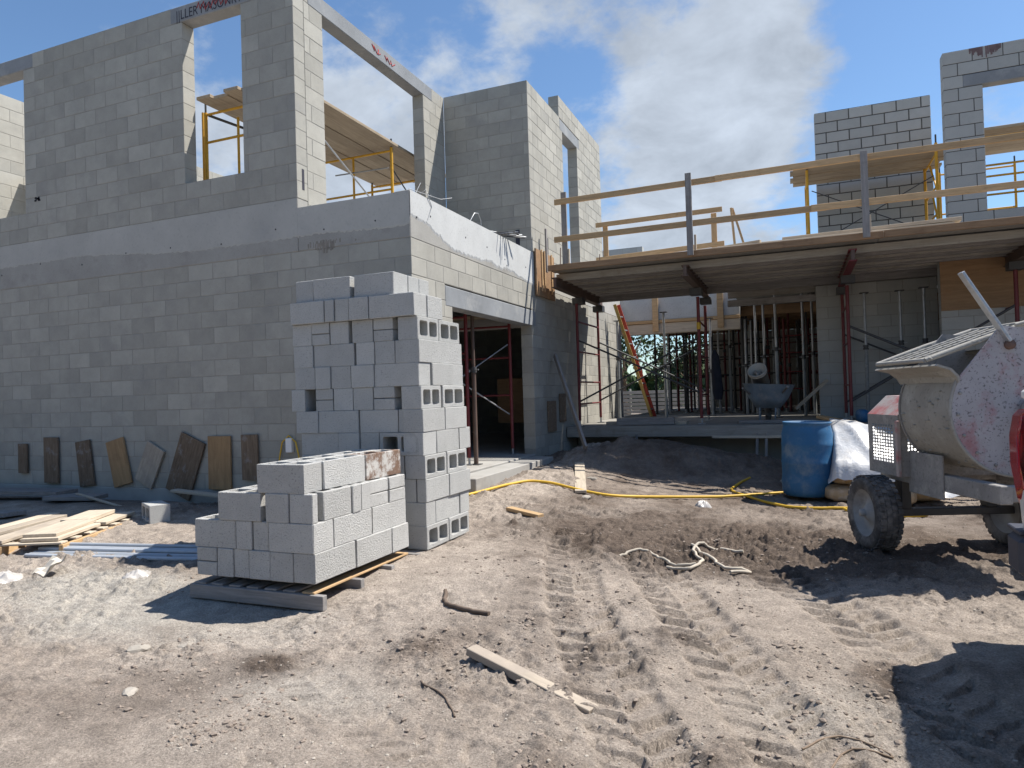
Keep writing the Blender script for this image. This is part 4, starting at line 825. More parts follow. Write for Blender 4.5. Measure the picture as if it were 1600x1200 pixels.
# ------------------------------------------------------------------ loose concrete blocks: hollow unit
def hollow(w, t, h, mt, coarse=False):
    """block with two cores; length w (x), width t (y), height h (z, core direction)"""
    vr = random.randrange(4); key = ('hollow', round(w, 3), round(t, 3), round(h, 3), mt.name, vr)
    if key in BC: return BC[key]
    mb = MB(); sh = .033; n = 2 if w > .3 else 1; web = .03; ins = (w-2*sh-(n-1)*web)/n; c = .004
    holes = []
    for i in range(n):
        xa = -w/2+sh+i*(ins+web); holes.append((xa, xa+ins, -t/2+sh, t/2-sh))
    def rr(a, b_, c0_, d, r_): # rounded rect, 12 pts ccw
        pts = []
        for (cx, cy, a0) in ((b_-r_, d-r_, 0), (a+r_, d-r_, 90), (a+r_, c0_+r_, 180), (b_-r_, c0_+r_, 270)):
            for k in range(3): an = math.radians(a0+45*k); pts.append((cx+r_*math.cos(an), cy+r_*math.sin(an)))
        return pts
    # side shell with chamfered rims
    o_ = rr(-w/2, w/2, -t/2, t/2, .005); oi_ = [(x*(1-2*c/w), y*(1-2*c/t)) for x, y in o_]
    vs = [(x, y, -h/2) for x, y in oi_]+[(x, y, -h/2+c) for x, y in o_]+[(x, y, h/2-c) for x, y in o_]+[(x, y, h/2) for x, y in oi_]
    mb.add(vs, [(i*12+k, i*12+(k+1) % 12, (i+1)*12+(k+1) % 12, (i+1)*12+k) for i in range(3) for k in range(12)])
    for hx in holes:
        ins_ = rr(*hx, .018); vs = [(x, y, -h/2) for x, y in ins_]+[(x*1+(0), y, h/2) for x, y in ins_]
        mb.add(vs, [(k, 12+k, 12+(k+1) % 12, (k+1) % 12) for k in range(12)])
    rj = random.Random(vr*31+int(w*1000)); mb.v = [(x+rj.uniform(-.0022, .0022), y+rj.uniform(-.0022, .0022), z) if i < 48 else (x, y, z) for i, (x, y, z) in enumerate(mb.v)]
    me = mb.mesh('concrete_block')
    # cap faces: triangulated annulus by bmesh fill
    bm = bmesh.new(); bm.from_mesh(me)
    for sgn in (-1, 1):
        ed = [e for e in bm.edges if len(e.link_faces) == 1 and all(abs(v.co.z-sgn*h/2) < 1e-5 for v in e.verts)]
        r_ = bmesh.ops.triangle_fill(bm, use_beauty=True, use_dissolve=False, edges=ed, normal=(0, 0, sgn))
    bmesh.ops.recalc_face_normals(bm, faces=bm.faces[:]); bm.to_mesh(me); bm.free()
    me.materials.append(mt); BC[key] = me; return me
BW, BH = .394, .1937
def unit(lo, hi, core, mt, label, group, rz=0, cat='concrete block', twist=0):
    """place a hollow block filling the box lo..hi with its cores along axis core"""
    d = [hi[i]-lo[i] for i in range(3)]; c = Vector([(hi[i]+lo[i])/2 for i in range(3)])
    ax = {'x': 0, 'y': 1, 'z': 2}[core]; oth = [i for i in range(3) if i != ax]; a, b_ = (oth if d[oth[0]] >= d[oth[1]] else oth[::-1])
    e = [Vector((1, 0, 0)), Vector((0, 1, 0)), Vector((0, 0, 1))]; xa, ya = e[a], e[b_]; za = xa.cross(ya)
    m = Matrix((xa, ya, za)).transposed().to_4x4()
    if min(d[a], d[b_]) < .1:
        key = ('solid', tuple(round(v, 3) for v in (d[a], d[b_], d[ax])), mt.name)
        if key not in BC:
            mb = MB(); mb.box((0, 0, 0), (d[a], d[b_], d[ax]), ch=.005); BC[key] = mb.mesh('concrete_block'); BC[key].materials.append(mt)
        me = BC[key]
    else: me = hollow(d[a], d[b_], d[ax], mt)
    o = put('concrete_block', me, None, None, Matrix.Translation(c) @ Matrix.Rotation(twist, 4, 'Z') @ m, label=label, category=cat)
    if group: o['group'] = group
    return o
def stack(cx, cy, zb, rows, sname, W_, D_, leanx=0, leany=0, shade='shaded front', side='sunlit side', mt='yard', hid=True, toprow=True, gap=.004, rowjit=.012):
    """rows, bottom first: dict(front=[(x0,x1,opt)...] measured leftwards negative from the corner, side=[(y0,y1,opt)...], dx, dy)"""
    R = random.Random(sname); z = zb; n = len(rows)
    for k, rw_ in enumerate(rows):
        ox = cx+leanx*k+rw_.get('dx', 0); oy = cy+leany*k+rw_.get('dy', 0); rn = 'top' if k == n-1 else ORD[k+1]+(' row from the ground' if k else ' row')
        rn = 'top row' if k == n-1 and toprow else ('bottom row' if k == 0 else ORD[k+1]+' row up')
        zt = z+BH; fr = rw_['front']; sd2 = rw_['side']
        def go(lo, hi, core, lab, opt):
            m_ = MT['stained'] if opt == 'stain' else MT[mt]
            if opt == 'half':
                zm = (lo[2]+hi[2])/2
                unit(lo, (hi[0], hi[1], zm-.003), core, m_, 'lower half '+lab, sname+' blocks'); unit((lo[0], lo[1], zm+.003), hi, core, m_, 'upper half '+lab, sname+' blocks')
            else: unit(lo, hi, core, m_, lab, sname+' blocks', twist=R.uniform(-.01, .01))
        for i, (a, b_, opt) in enumerate(fr):
            dep_ = .39 if opt == 'end' else .19
            jy = R.uniform(-.004, .012)
            core = {'holes': 'y'}.get(opt, 'z')
            if opt == 'skip' or (i == len(fr)-1 and sd2 and sd2[0][2] == 'holes' and a > -.3): continue
            if b_ > -.02 and sd2 and sd2[0][2] != 'holes': dep_ = sd2[0][1]-gap
            if opt == 'half': dep_ = .19
            tone = {'holes': 'open cored block', 'end': 'end on block', 'stain': 'stained block', 'half': 'block'}.get(opt, 'grey block' if b_-a > .3 else 'narrow block')
            go((ox+a+gap/2, oy+jy, z), (ox+b_-gap/2-R.uniform(0, .004), oy+jy+dep_, zt), core, f'{tone} {ORDN[i]} from left in {rn} of the {sname}, {shade}', opt)
        for i, (a, b_, opt) in enumerate(sd2):
            if i == 0 and opt != 'holes' and fr[-1][1] > -.02 and fr[-1][2] != 'skip': continue
            jx = R.uniform(-.012, .006); wdt = .19 if opt != 'holes' else .19
            core = 'x' if opt == 'holes' else 'z'
            tone = {'holes': 'open cored block', 'stain': 'stained block', 'half': 'block'}.get(opt, 'block')
            if opt == 'skip': continue
            a2 = a if a > .01 else .0
            go((ox+jx-wdt, oy+a2+gap/2+(.2 if (i == 0 and opt == 'holes' and False) else 0), z), (ox+jx, oy+b_-gap/2, zt), core, f'{tone} {ORDN[i]} from corner in {rn} of the {sname}, {side}', opt)
        # rows behind: left rear ring and fill
        if hid:
            yb = .2 if rw_.get('shallow') is None else .0; xL = fr[0][0]; y = .2; j = 0
            while y < D_-.25:
                x = xL
                while x < -.21-.12:
                    x2 = min(x+.4, -.2)
                    if x2-x > .08: unit((ox+x+.003, oy+y+.003, z), (ox+x2-.003, oy+min(y+.195, D_)-.003, zt), 'z', MT[mt], f'grey block hidden inside the {rn} of the {sname}', f'inner blocks of the {sname}')
                    x = x2
                y += .2; j += 1
        z = zt+.0008
    return z
# short stack on a wooden pallet
def cutrow(front, side, dx=0, dy=0):
    return dict(front=[(*f, '') if len(f) == 2 else f for f in front], side=[(*f, '') if len(f) == 2 else f for f in side], dx=dx, dy=dy)
PX, PY, PZ = -2.918, 3.704, .209
small = [cutrow([(-1.014, -.83, 'half'), (-.825, -.687), (-.684, -.55), (-.55, -.366), (-.366, -.178), (-.178, 0)], [(0, .455), (.462, .925), (.93, 1.174)]),
         cutrow([(-1.03, -.66), (-.655, -.514), (-.51, -.374), (-.37, 0)], [(0, .215), (.222, .674), (.69, 1.167)], -.004),
         cutrow([(-.80, -.426), (-.385, -.193, 'end'), (-.193, 0)], [(0, .06), (.115, .434), (.437, .543), (.553, .672), (.675, .92, 'half'), (.925, 1.16, 'half')], -.008)]
top = stack(PX, PY, PZ, small, 'short stack', 1.01, 1.17, mt='yardfront', hid=True, toprow=False)
zt = top+BH
def one(lo, hi, core, lab, mt='yardfront', tw=0): unit(lo, hi, core, MT[mt], lab, 'short stack blocks', twist=tw)
# the top row is only partly there
one((PX-.46, PY+.0, top), (PX-.075, PY+.19, zt), 'z', 'topmost front block of the short stack, nearest the camera, both cores open upward', tw=.008)
one((PX-.265, PY+.21, top), (PX-.072, PY+.70, zt), 'z', 'pale block on top of the short stack between the nearest block and the stained one')
one((PX-.263, PY+.715, top), (PX-.07, PY+1.2, zt), 'z', 'brown stained block at the far right of the top of the short stack', 'stained')
one((PX-.465, PY+.21, top), (PX-.275, PY+.70, zt), 'z', 'block lying second from the right on top of the short stack')
one((PX-.465, PY+.715, top), (PX-.275, PY+1.2, zt), 'z', 'block on the rear of the short stack left of the stained one')
pl = thing('pallet', 'grey wooden pallet carrying the short stack of blocks', 'pallet', (PX-.5, PY+.55, ground(PX-.5, PY)))
g0 = ground(PX-.5, PY)-.004
for i, yy in enumerate((PY-.005, PY+.42, PY+.82, PY+1.22)): bar('stringer', (PX-1.08, yy+.02, g0+.055), (PX+.06, yy+.02, g0+.055), .045, .095, MT['woodgrey'], pl)
for i in range(7): bar('deck_board', (PX-1.0+i*.155, PY+.01, g0+.109), (PX-1.0+i*.155, PY+1.2, g0+.109), .10, .016, MT['woodgrey'] if i < 6 else MT['wood'], pl)

# tall stack standing on the soil
TX, TY, TZ = -2.849, 5.061, .141
H_ = 'holes'
tall = [cutrow([(-1.25, -.85), (-.84, -.42), (-.418, -.217, 'half'), (-.217, 0, 'half')], [(0, .395, H_), (.408, .80, H_)]),
        cutrow([(-1.25, -.85), (-.84, -.411), (-.41, -.21), (-.21, 0)], [(0, .17), (.175, .63), (.645, .83)], -.002),
        cutrow([(-1.25, -.85), (-.84, -.405), (-.40, -.10), (-.095, 0)], [(0, .418), (.422, .84)], .004),
        cutrow([(-1.25, -.85), (-.84, -.40), (-.399, -.2), (-.2, 0)], [(0, .385, H_), (.405, .80, H_)], -.004),
        cutrow([(-1.245, -.842), (-.84, -.626), (-.624, -.428), (-.425, -.032, H_)], [(0, .23), (.235, .66), (.675, .9)], -.012),
        cutrow([(-1.286, -1.05), (-1.045, -.625), (-.62, -.235), (-.233, -.03)], [(0, .40), (.41, .83)], -.016),
        cutrow([(-1.331, -1.18), (-1.075, -.886, 'half'), (-.884, -.68), (-.678, -.471), (-.469, -.261, 'half'), (-.235, -.03)], [(0, .35, H_), (.375, .80, H_)], -.018),
        cutrow([(-1.287, -1.065), (-1.063, -.9), (-.898, -.686), (-.684, -.452), (-.45, -.04)], [(0, .2), (.205, .61), (.615, .82)], -.024),
        cutrow([(-1.289, -1.072), (-1.07, -.64), (-.625, -.438), (-.436, -.235), (-.234, -.03)], [(0, .39), (.395, .82)], -.03),
        cutrow([(-1.297, -1.08), (-1.078, -.887, 'half'), (-.886, -.69), (-.66, -.445), (-.443, -.243, 'half'), (-.241, -.03)], [(0, .375, H_), (.39, .79, H_)], -.034),
        cutrow([(-1.282, -.908), (-.905, -.806), (-.80, -.655), (-.652, -.454), (-.452, -.04)], [(0, .22), (.225, .5)], -.04, -.03),
        cutrow([(-1.276, -1.08), (-1.079, -.70, ''), (-.65, -.25)], [(.02, .24), (.245, .43), (.435, .62)], -.25, 0)]
tall[-1]['front'] = [(-1.03, -.835, ''), (-.83, -.44, ''), (-.40, -.0, '')]
stack(TX, TY, TZ, tall, 'tall stack', 1.25, .80, hid=True)
rs = random.Random(5)

# ------------------------------------------------------------------ left: pallet with boards, conduits, scraps
p2 = thing('pallet', 'yellow brown wooden pallet loaded with loose boards on the left', 'pallet', (-7.0, 5.0, .05))
A1, A2 = Vector((-6.22, 4.22, 0)), Vector((-6.85, 5.62, 0)); dA = (A2-A1).normalized(); dB = Vector((dA.y, -dA.x, 0)) * -1
if dB.x > 0: dB = -dB
zz = .075
A1 = Vector((-6.22, 4.32, 0)); LN = 1.42
for k in (0, .55, 1.15):
    bar('stringer', A1+dB*k+Vector((0, 0, zz+.045)), A1+dB*k+dA*LN+Vector((0, 0, zz+.045)), .04, .085, MT['wood'], p2)
for i in range(7):
    p = A1+dA*(.06+i*.23)+Vector((0, 0, zz+.1)); bar('deck_board', p, p+dB*1.18, .1, .018, MT['woodpale'], p2)
for i in (0, 3, 6):
    p = A1+dA*(.06+i*.23)+Vector((0, 0, zz-.005)); bar('bottom_board', p, p+dB*1.18, .1, .016, MT['wood'], p2)
def brd(k, s0, s1, w_, z, mtn, lab, turn=0, th=.03):
    a = A1+dB*k+dA*s0+Vector((0, 0, z)); b_ = A1+dB*(k+turn)+dA*s1+Vector((0, 0, z+.01)); bar('board', a, b_, w_, th, MT[mtn], None, label=lab, category='board')
brd(.22, .05, .75, .34, .205, 'woodpale', 'short wide pale board nearest the camera on the left pallet')
brd(.25, .1, .8, .3, .237, 'woodpale', 'weathered board lying on the nearest wide board of the left pallet', .02)
brd(.2, .85, 1.45, .3, .205, 'woodpale', 'pale board at the far right end of the left pallet')
brd(.34, .8, 1.35, .28, .245, 'woodpale', 'thick pale board lying on top at the far end of the left pallet', .02, .04)
brd(.62, .0, 1.2, .2, .205, 'woodgrime', 'long tan board in the middle of the left pallet', -.02)
brd(.9, -.15, 1.3, .16, .22, 'woodgrime', 'long tan board lying along the back of the left pallet', -.12)
brd(1.05, -.1, 1.5, .14, .215, 'woodpale', 'rearmost board hanging over the left pallet', -.08)
for i in range(7):
    x0_, y0_ = -6.5+.05*rs.random()-.03*i, 4.22+i*.045; x1_ = -3.95; z_ = gh(-5, y0_)+.03
    pipe('conduit', (x0_+.02*i, y0_-.05, z_+.006*(i % 2)), (x1_, y0_+.34, z_+.01+.006*(i % 2)), .019, MT['pipe'], None, label=f'grey blue conduit pipe on the ground, {ORDN[i]} from the camera in its bundle', category='pipe', group='conduits lying behind the short stack')
# cinder block lying on its own with open end
unit((-6.62, 5.42, .16), (-6.24, 5.62, .35), 'y', MT['yard'], 'single grey block lying alone on the soil right of the boards pallet', None, twist=-.5)
bar('plank', (-12.0, 6.15, .28), (-8.9, 6.28, .30), .32, .05, MT['woodgrey'], None, label='long grey plank lying in the shade along the foot of the front wall', category='plank')
bar('plank', (-8.95, 6.1, .26), (-8.3, 6.3, .25), .3, .05, MT['woodgrey'], None, label='short grey plank end in the shade beside the long plank', category='plank')
bar('lumber', (-8.6, 6.2, .3), (-7.3, 5.95, .17), .04, .02, MT['woodpale'], None, label='thin pale stick lying in the shade before the front wall', category='lumber')
bar('plank', (-7.2, 6.45, .34), (-6.1, 6.5, .26), .12, .03, MT['woodpale'], None, label='narrow pale plank by the wall foot under the leaning plywood', category='plank')
bar('plank', (-9.6, 5.45, .13), (-8.4, 5.3, .2), .25, .05, MT['woodgrey'], None, label='grey plank at the left edge behind the boards pallet', category='plank')
# plywood pieces fixed on the wall: centre x, z, width, height, tilt
pcs = [(-10.31, .70, .19, .42, 0, 'plyold', 'smallest brown plywood piece on the front wall, far left'), (-9.71, .68, .29, .64, 0, 'plyold', 'streaked grey plywood piece on the front wall, second from the left'),
       (-9.03, .64, .28, .62, 8, 'plyold', 'narrow tilted plywood piece on the front wall, third from the left'), (-8.38, .66, .33, .62, 14, 'ply', 'tilted tan plywood piece on the front wall left of the whitish one'),
       (-7.82, .63, .32, .55, -27, 'white', 'whitish weathered plywood piece tilted right on the front wall'), (-7.20, .62, .42, .78, -22, 'plyold', 'large tilted plywood piece with bold grain on the front wall'),
       (-6.63, .67, .36, .66, 0, 'ply', 'upright orange plywood piece on the front wall'), (-6.15, .74, .25, .55, 1, 'plyold', 'brown plywood piece on the front wall beside the yellow cord')]
for (x, z, w_, h_, a, mtn, lb_) in pcs:
    mb = MB(); mb.box((0, 0, 0), (h_, .026, w_), ch=.002)
    build(mb, 'plywood_piece', MT['plyold' if mtn == 'plyold' else 'woodgrime'] if mtn != 'ply' else MT['plywarm'] if 'plywarm' in MT else MT.setdefault('plywarm', material('brown_plywood', (.36, .23, .12), .85, .2, 3, .4, (.25, .15, .08), 5, .5, .7, .3, 30, .1, grain=7)), None,
          Matrix.Translation((x, Y0-.03, z)) @ Matrix.Rotation(math.radians(90-a), 4, 'Y'), label=lb_, category='plywood')
for (y, z, w_, h_, lb_) in ((11.22, 1.02, .42, .52, 'brown plywood piece on the garage side wall left of the leaning stick'), (11.82, 1.15, .35, .5, 'brown plywood piece on the garage side wall behind the leaning stick')):
    mb = MB(); mb.box((0, 0, 0), (.018, w_, h_), ch=.002); build(mb, 'plywood_piece', MT['plyold'], None, Matrix.Translation((X0+.02, y, z)), label=lb_, category='plywood')
# electrical box with yellow cord
eb = thing('electrical_box', 'small white electrical box on the front wall framed by a yellow cord', 'electrical box', (-5.72, Y0, .95))
slab('box_body', (-5.60, Y0-.05, .80), (-5.51, Y0-.002, .97), MT['truckwhite'], eb, ch=.006)
mb = MB(); mb.ring([(-5.71, Y0-.05, .55), (-5.70, Y0-.03, .75), (-5.66, Y0-.03, .92), (-5.56, Y0-.03, 1.0), (-5.46, Y0-.03, .92), (-5.42, Y0-.03, .75), (-5.41, Y0-.05, .55)], .009, 8)
build(mb, 'cord', MT['yellowhose'], None, label='yellow cord looped over the white electrical box', category='cord')
# scraps
mb = MB(); n_ = 5
vs = [(i*.045, j*.05, .02*math.sin(i*1.3+j*2)+.03*(i == 4)+.02*j*.5) for j in range(5) for i in range(5)]
mb.add(vs, [(j*5+i, j*5+i+1, (j+1)*5+i+1, (j+1)*5+i) for j in range(4) for i in range(4)]); mb.add([(x, y, z-.006) for x, y, z in vs], [(j*5+i, (j+1)*5+i, (j+1)*5+i+1, j*5+i+1) for j in range(4) for i in range(4)])
build(mb, 'paper_scrap', MT['paper'], None, Matrix.Translation((-5.75, 3.75, gh(-5.7, 3.9)+.02)) @ Matrix.Rotation(.3, 4, 'X'), label='white crumpled scrap lying on the soil at the left', category='scrap')
def film(x, y, w_, h_, seed, lab, mt='clear', zoff=0, sx=1, sy=1):
    mb = MB(); n = 26; vs = []
    for j in range(n+1):
        for i in range(n+1):
            u, v = i/n*2-1, j/n*2-1; rr_ = math.hypot(u, v)
            e = max(0, 1-rr_**2.5); px_, py_ = x+u*w_*sx*(1-.12*math.sin(5*v+seed)), y+v*w_*sy*(1-.12*math.sin(4*u+seed))
            b_ = float(fbm(np.array([u+seed]), np.array([v]), 2.2, 4, seed)[0]); b2 = abs(float(fbm(np.array([u+seed]), np.array([v]), 3.7, 3, seed+3)[0]))
            vs.append((px_, py_, gh(px_, py_)+zoff+(h_*e*(.75+.55*b_+.5*b2) if rr_ < 1 else -.03)))
    mb.add(vs, [(j*(n+1)+i, j*(n+1)+i+1, (j+1)*(n+1)+i+1, (j+1)*(n+1)+i) for j in range(n) for i in range(n)], True)
    return build(mb, 'plastic_film', MT[mt], None, label=lab, category='plastic film')
film(-5.95, 3.62, .16, .06, 3, 'crumpled clear plastic at the far left edge of the ground')
film(-4.85, 3.97, .11, .05, 4, 'small wad of clear plastic before the grey conduits')
film(-1.02, 8.28, .09, .07, 6, 'small wad of clear plastic on the soil by the yellow hose')
# planks on the ground
bar('plank', (-1.615, 3.30, gh(-1.6, 3.3)+.04), (-.88, 3.02, gh(-.9, 3.0)+.0), .075, .04, MT['woodgrime'], None, label='pale plank half buried in the sand in the foreground', category='plank')
bar('plank', (-2.85, 6.83, .20), (-2.42, 6.63, .17), .09, .035, MT['wood'], None, label='short pale plank end sticking out from behind the tall stack', category='plank')
bar('plank', (-2.42, 8.05, .215), (-2.98, 9.9, gh(-2.98, 9.9)+.03), .14, .035, MT['woodpale'], None, label='long sunlit plank lying on the soil below the dirt mound', category='plank')
bar('lumber', (-3.78, 11.3, 2.06), (-2.98, 10.25, .56), .04, .09, MT['woodgrey'], None, label='grey stick leaning on the garage side wall', category='lumber')
def ropeline(pts, amp=.0, seed=1, sub=6):
    r = random.Random(seed); out = []
    P = [Vector((p[0], p[1], 0)) for p in pts]
    for i in range(len(P)-1):
        a, b_, c, d = P[max(i-1, 0)], P[i], P[i+1], P[min(i+2, len(P)-1)]
        for k in range(sub):
            t_ = k/sub; q_ = .5*((2*b_)+(c-a)*t_+(2*a-5*b_+4*c-d)*t_*t_+(3*b_-a-3*c+d)*t_**3); out.append(q_+Vector((r.uniform(-amp, amp), r.uniform(-amp, amp), 0)))
    out.append(P[-1]); return out
def ground_rope(name, pts, rad, mt, lab, cat, amp=0, seed=1, lift=0, parent=None):
    L_ = ropeline(pts, amp, seed); zz_ = [gh(p.x, p.y) for p in L_]; kk = 4 if name == 'hose' else 1
    P = [(p.x, p.y, sum(zz_[max(0, i-kk):i+kk+1])/len(zz_[max(0, i-kk):i+kk+1])+rad*.9+lift) for i, p in enumerate(L_)]
    mb = MB(); mb.ring(P, rad, 8); return build(mb, name, mt, parent, label=lab, category=cat)
ground_rope('hose', [(-3.75, 6.9), (-3.45, 7.6), (-3.2, 8.15), (-2.9, 8.25), (-2.48, 8.12), (-2.1, 8.12), (-1.75, 8.35), (-1.2, 8.65), (-.7, 8.95), (-.2, 9.35), (.4, 9.6)], .017, MT['yellowhose'], 'long yellow hose crossing the soil from the tall stack to the barrel', 'hose', lift=.014)
ground_rope('hose', [(-.62, 10.2), (-.75, 9.75), (-.8, 9.4), (-.55, 8.95), (-.2, 8.55), (.1, 8.4), (.45, 8.35), (.8, 8.3), (1.2, 8.15), (.9, 7.95), (.55, 8.1), (.45, 8.3)], .017, MT['yellowhose'], 'bent yellow hose looping around the foot of the blue barrel', 'hose')
ground_rope('hose', [(1.1, 8.5), (1.6, 8.45), (2.2, 8.6), (3.2, 8.7)], .016, MT['yellowhose'], 'yellow hose lying behind the mixer wheels', 'hose')
for i, pts in enumerate(([(-1.0, 5.45), (-.88, 5.62), (-.7, 5.5), (-.55, 5.35), (-.4, 5.35)], [(-.6, 5.3), (-.42, 5.25), (-.38, 5.55), (-.48, 5.8), (-.3, 5.95), (-.1, 5.9)], [(-.5, 5.85), (-.3, 5.6), (-.2, 5.4), (-.02, 5.42), (-.15, 5.3)])):
    pts = [(a-.33, b) for a, b in pts]
    ground_rope('rope', pts, .012, MT['rag'], f'dirty white rope twisted in the churned soil, {("left", "middle", "right")[i]} strand', 'rope', .012, i+3, .01)
ground_rope('stick', [(-2.25, 4.22), (-2.12, 4.0), (-1.95, 3.93), (-1.78, 3.9)], .014, MT['twig'], 'dark bent root half buried left of the tyre track', 'root', .006, 5)
ground_rope('stick', [(-1.72, 2.95), (-1.55, 2.86), (-1.42, 2.72)], .005, MT['twig'], 'thin dry twig in the foreground below the plank', 'twig', .004, 6)
ground_rope('stick', [(-.02, 2.95), (.12, 3.08), (.3, 3.0), (.14, 2.98), (.06, 2.8)], .004, MT['bark'], 'pale forked twig beside the shadow at the lower right', 'twig', .003, 7)
for i, (x, y, s, lb_) in enumerate(((-2.55, 8.95, .06, 'pale stone right of the sunlit plank'), (-3.55, 2.9, .045, 'pale stone on the white dust at the left'), (-3.02, 2.42, .035, 'flat tan stone in the dark soil at lower left'), (-3.35, 3.05, .03, 'dark stone beside the pale stone at the left'),
                                     (-2.3, 7.85, .05, 'pale stone in the soil left of the sunlit plank foot'), (-.15, 10.2, .07, 'pale rock at the edge of the deck shadow'))):
    mb = MB(); r = random.Random(i); bm = bmesh.new(); bmesh.ops.create_icosphere(bm, subdivisions=2, radius=s)
    for v in bm.verts: v.co = Vector((v.co.x*1.5, v.co.y, v.co.z*.55))*(1+.25*(r.random()-.5))
    m_ = bpy.data.meshes.new('stone'); bm.to_mesh(m_); bm.free(); put('stone', m_, MT['rock'], None, Matrix.Translation((x, y, gh(x, y)+s*.15)) @ Matrix.Rotation(i*1.1, 4, 'Z'), label=lb_, category='stone')
# rebar and wire on the coated beam
rb = thing('rebar_bundle', 'bundle of thin steel bars lying over the white beam', 'rebar', (X0, 9.3, 3.72))
for i in range(12):
    a = rs.uniform(-.12, .12); pipe('steel_bar', (X0-1.0+.05*i, 9.0-.04*i+a, 3.74+.012*(i % 4)), (X0+.16+.02*(i % 5), 9.15+.06*i+a*.5, 3.72+.013*(i % 4)), .008, MT['galv' if i % 2 else 'steeldark'], rb, 6)
mb = MB(); mb.ring([(X0-.05, 6.95, 3.70), (X0+.02, 7.0, 3.78), (X0+.012, 7.15, 3.62), (X0+.012, 7.05, 3.45)], .004, 6); mb.ring([(X0-.2, 7.0, 3.82), (X0-.05, 7.5, 3.80), (X0-.0, 7.7, 3.86)], .004, 6); mb.ring([(X0-.12, 6.95, 3.68), (X0-.1, 7.1, 3.9)], .004, 6)
build(mb, 'wire', MT['galv'], None, label='thin tie wire standing on the white beam near the front corner', category='wire')
mb = MB(); mb.ring([(X0-.05, 8.3, 3.70), (X0-.02, 8.4, 3.84), (X0-.02, 8.52, 3.86), (X0-.02, 8.6, 3.78), (X0-.02, 8.6, 3.70)], .005, 6); build(mb, 'wire', MT['galv'], None, label='bent wire loop on top of the white beam', category='wire')
for i, (x, y) in enumerate(((X0+.12, 11.6), (X0+.12, 11.75), (-3.4, 13.0), (-1.0, 13.0))): pipe('rebar', (x, y, 3.5), (x+.02, y, 3.5+(.45, .35, .55, .2)[i]), .008, MT['rust'], None, 6, label='rusty rebar stub sticking up at the left end of the deck', category='rebar', group='rebar stubs on the deck')
# lettering on lintel and scrawl on the wide lintel
def lettering(body, size, mt, M, name, parent):
    c = bpy.data.curves.new(name, 'FONT'); c.body = body; c.size = size; c.extrude = .0006; c.align_x = 'LEFT'
    o = bpy.data.objects.new(name, c); COL.objects.link(o); bpy.context.view_layer.update()
    m_ = bpy.data.meshes.new_from_object(o.evaluated_get(bpy.context.evaluated_depsgraph_get())); bpy.data.objects.remove(o); m_.materials.clear(); return put(name, m_, mt, parent, M)
RX = Matrix.Rotation(math.radians(90), 4, 'X')
lettering('||LLER MASONRY S', .175, MT['ink_and_shade'], Matrix.Translation((-7.22, Y0-.004, 6.345)) @ RX @ Matrix.Shear('XY', 4, (.0, 0)) @ Matrix.Scale(.82, 4, (1, 0, 0)), 'lettering', uw)
def scrawl(name, pts, mt, parent, r=.006, M=None):
    mb = MB(); mb.ring(pts, r, 5); return build(mb, name, mt, parent, M)
scrawl('red_scrawl', [(-6.86+.028*i, Y0-.004, 6.43+.055*math.sin(i*2.1)+.02*math.sin(i*.7)) for i in range(22)], MT['redpaint'], uw, .006)
scrawl('red_scrawl', [(X1+.004, 8.35+.024*i+.03*math.sin(i*1.4), 6.375+.045*math.cos(i*1.9)) for i in range(10)], MT['redpaint'], sw, .007)
scrawl('red_scrawl', [(X1+.004, 8.68+.03*i+.03*math.sin(i*1.7), 6.36+.04*math.cos(i*2.2)) for i in range(10)], MT['redpaint'], sw, .007)
mb = MB(); 
for i in range(18): mb.box((-10.0+.11*random.random(), Y0-.001, 4.38+.05*random.random()), (.03, .003, .02))
build(mb, 'black_scrawl', MT['ink_and_shade'], uw)

# ------------------------------------------------------------------ blue barrel, bags under plastic
br = thing('barrel', 'blue plastic barrel standing open on the soil', 'barrel', (.1, 9.2, .09))
T = Matrix.Translation((.10, 9.17, .085)) @ Matrix.Rotation(.02, 4, 'Y')
mb = MB(); R0 = .288
pr = [(0, 0), (.25, 0), (.275, .02), (R0, .07)] + [(R0+.004*math.sin(k), .1+k*.035) for k in range(6)] + [(R0, .38), (R0+.006, .40), (R0, .42), (R0, .60), (R0+.006, .62), (R0, .64), (R0, .74), (R0-.012, .80), (R0-.02, .83), (R0-.022, .86), (R0-.012, .87), (R0-.012, .885), (R0-.035, .885), (R0-.035, .83), (R0-.03, .75), (R0-.03, .05), (0, .05)]
mb.lathe(pr, 48); build(mb, 'shell', MT['plastic_blue'], br, T)
bags = thing('bag_pile', 'pile of bagged cement under a sheet right of the blue barrel', 'bags', (.8, 9.6, .08))
for i, (x, y, z, a) in enumerate(((.55, 9.0, .15, .3), (.95, 8.9, .14, -.1), (.62, 9.1, .33, .2), (1.3, 9.2, .15, .4), (1.0, 9.3, .33, .0), (.8, 9.6, .5, .2), (.6, 9.7, .3, .1), (1.2, 9.7, .5, .1))):
    mb = MB(); n = 14; vs = []
    for j in range(n+1):
        for k in range(n*2):
            th = math.pi*j/n; ph = 2*math.pi*k/(n*2); e = .55; sg = lambda v: math.copysign(abs(v)**e, v)
            vs.append((.27*sg(math.sin(th))*sg(math.cos(ph)), .19*sg(math.sin(th))*sg(math.sin(ph)), .095*sg(math.cos(th))*(1+.1*math.sin(7*ph+i)*math.sin(th)*.5)))
    mb.add(vs, [(j*2*n+k, (j+1)*2*n+k, (j+1)*2*n+(k+1) % (2*n), j*2*n+(k+1) % (2*n)) for j in range(n) for k in range(2*n)], True)
    build(mb, 'bag', MT['bag'], bags, Matrix.Translation((x, y, z)) @ Matrix.Rotation(a, 4, 'Z'))
